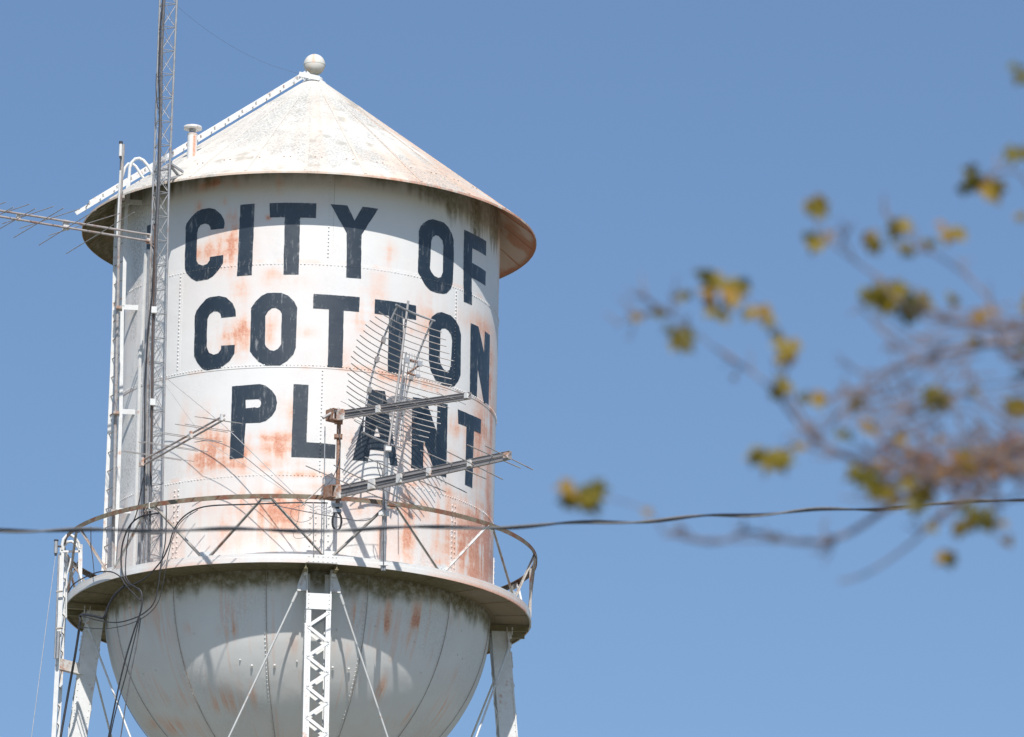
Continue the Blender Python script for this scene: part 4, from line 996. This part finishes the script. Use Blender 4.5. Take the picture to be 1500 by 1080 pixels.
    # the rest of the crown, out of the frame
    for k in range(34):
        a = random.uniform(0, 2*pi); z0 = random.uniform(3.6, 8.); p0 = base+np.array([-.2, 0, z0]); L_ = random.uniform(1.2, 2.6)
        d = np.array([math.cos(a)*1.0, math.sin(a), random.uniform(.1, .9)]); d[0] = abs(d[0])*.9 if random.random() < .75 else d[0]*.6
        s = smooth([p0, p0+d*L_*.5+np.array([0, 0, .1]), p0+d*L_], 6); br.tube(s, list(np.linspace(.03, .005, len(s))), 6)
        n0 = len(tips); twigs(s, 9, .45, depth=1)
    br.build('branch', M['bark'], t)
    lf = MB(); tones = []
    shape = [(0, 0), (.22, .10), (.5, .18), (.34, .36), (.46, .62), (.2, .62), (0, 1.), (-.2, .6), (-.46, .6), (-.32, .34), (-.5, .16), (-.2, .1)]
    def leaf(p, size, tone, vis=False):
        # random orientation, drooping, folded on the midrib
        az = random.uniform(0, 2*pi); dr = random.uniform(-1.2, .3)
        Y_ = np.array([math.cos(az)*math.cos(dr), math.sin(az)*math.cos(dr), math.sin(dr)]); Z_ = np.array([random.gauss(0, .4), -1.+random.gauss(0, .35), .5+random.gauss(0, .4)]); Z_ = Z_-Y_*(Z_ @ Y_); Z_ /= np.linalg.norm(Z_); X_ = np.cross(Y_, Z_)
        V = [p+size*(X_*x+Y_*y+Z_*(abs(x)*.35-.25*y*y)) for x, y in shape]; V.append(p+size*(Y_*.45-Z_*.05))
        n = len(shape); lf.add(V, [(i, (i+1) % n, n) for i in range(n)], 0, False); tones.extend([tone]*len(V))
        lf.tube([p, p-Y_*size*.45], .0012*size/.08, 4, caps=False); tones.extend([.85]*8)
    B = [(1195,298,19,.5),(1190,312,12,.3),(1198,347,18,.55),(1186,345,9,.2),(1430,258,20,.35),(1448,268,24,.55),(1415,268,12,.2),(1495,220,17,.35),(1498,105,14,.2),(1320,325,17,.45),(1312,322,9,.2),(1278,349,15,.55),(1278,345,10,.6),(1322,358,12,.4),(1330,366,9,.45),(1390,338,16,.7),(1402,338,12,.6),(1360,354,8,.2),
         (1295,425,24,.55),(1310,432,20,.5),(1332,440,20,.3),(1270,428,14,.25),(1280,420,12,.2),(1345,452,10,.4),(1060,415,20,.5),(1072,425,18,.7),(1042,430,16,.75),(1085,412,15,.2),(1030,400,14,.2),(1045,408,14,.35),(1005,430,11,.3),(995,490,18,.4),(1003,500,15,.5),(985,482,11,.3),(1112,453,15,.7),(1118,460,10,.5),(1150,505,15,.55),(1160,515,17,.6),(1138,490,10,.3),(962,458,10,.3),(935,464,9,.8),(1040,455,10,.4),(1060,462,11,.35),(1125,470,9,.4),
         (1140,566,17,.5),(1148,560,11,.4),(1192,582,13,.65),(1202,586,10,.7),(1178,580,9,.3),(1370,576,17,.4),(1380,584,14,.55),(1362,572,10,.35),(1120,670,22,.5),(1138,672,19,.45),(1112,664,13,.35),(1150,664,9,.6),(1168,652,8,.6),(848,724,24,.45),(862,720,18,.3),(836,730,16,.5),(872,718,12,.2),(948,746,9,.75),(1262,690,19,.3),(1278,702,20,.55),(1292,716,16,.4),(1300,728,13,.7),(1340,720,21,.4),(1350,732,18,.3),(1335,705,10,.5),(1430,752,20,.3),(1415,768,18,.55),(1442,760,16,.35),(1405,775,11,.5),(1460,768,10,.6),(1390,812,13,.5),(1475,790,10,.7),
         (1440,458,14,.7),(1432,462,9,.8),(1400,437,9,.5),(1396,436,7,.4),(1428,497,11,.6),(1488,592,14,.6),(1497,600,14,.5),(1478,588,9,.85),(1252,592,12,.25),(1256,582,10,.3),(1265,618,11,.65),(1280,625,11,.6),(1232,632,9,.2),(1318,640,9,.6),(1416,672,15,.55),(1410,662,10,.4),(1418,685,9,.5),(1422,574,9,.6),(1498,315,9,.5),(1240,636,8,.2),(1368,770,8,.5)]
    for x, y, s, tn in B:
        sz = s/650*2.05
        for k in range(5):
            leaf(on_y(x+random.gauss(0, s*.24), y+random.gauss(0, s*.14), TY+random.uniform(-.15, .2)), sz*random.uniform(.75, 1.), min(.8, max(0, tn+random.gauss(0, .12))))
    # rusty seed and leaf scraps on the dense twigs
    for _ in range(230):
        x = random.uniform(1290, 1535); y = random.gauss(672, 20) - .1*(x-1400)*.3
        leaf(on_y(x, y, TY+random.uniform(-.3, .4)), random.uniform(.012, .026), random.uniform(.78, 1.))
    for _ in range(60):
        x = random.uniform(1040, 1500); y = random.uniform(440, 800)
        i = random.randrange(len(tips)); leaf(tips[i], random.uniform(.008, .02), random.uniform(.3, 1.)) if i < 200 else None
    for p in tips:
        dd = p-CP; xx = 750+F*(dd @ RT)/(dd @ FW); yy_ = 540-F*(dd @ UP)/(dd @ FW)
        if xx > 1540 or yy_ < -60:
            for k in range(4): leaf(p+rng.normal(0, .06, 3), random.uniform(.06, .1), random.uniform(.1, .8))
    lf.build('crown', M['leaf'], t, {'tone': lambda V: np.array(tones)})
tree()

# ------------------------------------------------------------------ ground
mb = MB(); xs = np.concatenate([-np.geomspace(4000, 30, 14), np.linspace(-24, 24, 9), np.geomspace(30, 4000, 14)])
P = np.array([[(x, y, .0) for x in xs] for y in xs]); mb.grid(P, flip=True)
gm, nt, b = newmat('dry_grass'); c = mix(nt, ramp(nt, noise(nt, .08, 6), [(.35, 0.), (.65, 1.)]), (.16, .165, .12), (.24, .22, .18)); c = mix(nt, ramp(nt, noise(nt, 6, 6), [(.4, 0.), (.6, .6)]), c, (.12, .125, .085))
nt.links.new(c, b.inputs['Base Color']); b.inputs['Roughness'].default_value = .95
o = mb.build('ground', gm); o['kind'] = 'structure'
o.data.flip_normals() if o.data.polygons[0].normal.z < 0 else None

# ------------------------------------------------------------------ light
SEL, SAZ = 48.8, 1.2
s = pol(SAZ, math.cos(rad(SEL)), math.sin(rad(SEL)))
w = bpy.data.worlds.new('World'); S.world = w; w.use_nodes = True; nt = w.node_tree; nt.nodes.clear()
out = nt.nodes.new('ShaderNodeOutputWorld'); bg = nt.nodes.new('ShaderNodeBackground'); sky = nt.nodes.new('ShaderNodeTexSky')
sky.sky_type = 'NISHITA'; sky.sun_disc = False; sky.sun_elevation = rad(SEL); sky.sun_rotation = rad(180-SAZ)
sky.air_density = 1.0; sky.dust_density = .3; sky.ozone_density = 5.; sky.altitude = 100
bg.inputs[1].default_value = .111
nt.links.new(sky.outputs[0], bg.inputs[0]); nt.links.new(bg.outputs[0], out.inputs[0])
ld = bpy.data.lights.new('sun', 'SUN'); ld.energy = 4.5; ld.angle = rad(.53); ld.color = (1., .955, .895)
lo = bpy.data.objects.new('sun', ld); COL.objects.link(lo); lo.rotation_euler = Vector(tuple(s)).to_track_quat('Z', 'Y').to_euler(); lo.location = (0, -20, 80)

# ------------------------------------------------------------------ camera
cd = bpy.data.cameras.new('camera'); co = bpy.data.objects.new('camera', cd); COL.objects.link(co)
cd.sensor_width = 36; cd.sensor_fit = 'HORIZONTAL'; cd.lens = F/1500*36; cd.clip_start = .5; cd.clip_end = 20000
from mathutils import Matrix
co.matrix_world = Matrix([[RT[0], UP[0], -FW[0], CP[0]], [RT[1], UP[1], -FW[1], CP[1]], [RT[2], UP[2], -FW[2], CP[2]], [0, 0, 0, 1]])
cd.dof.use_dof = True; cd.dof.focus_distance = 120.; cd.dof.aperture_fstop = 6.3
S.camera = co
S.render.resolution_x = 1024; S.render.resolution_y = 737
S.view_settings.view_transform = 'Standard'; S.view_settings.look = 'None'; S.view_settings.gamma = 1; S.view_settings.exposure = 0
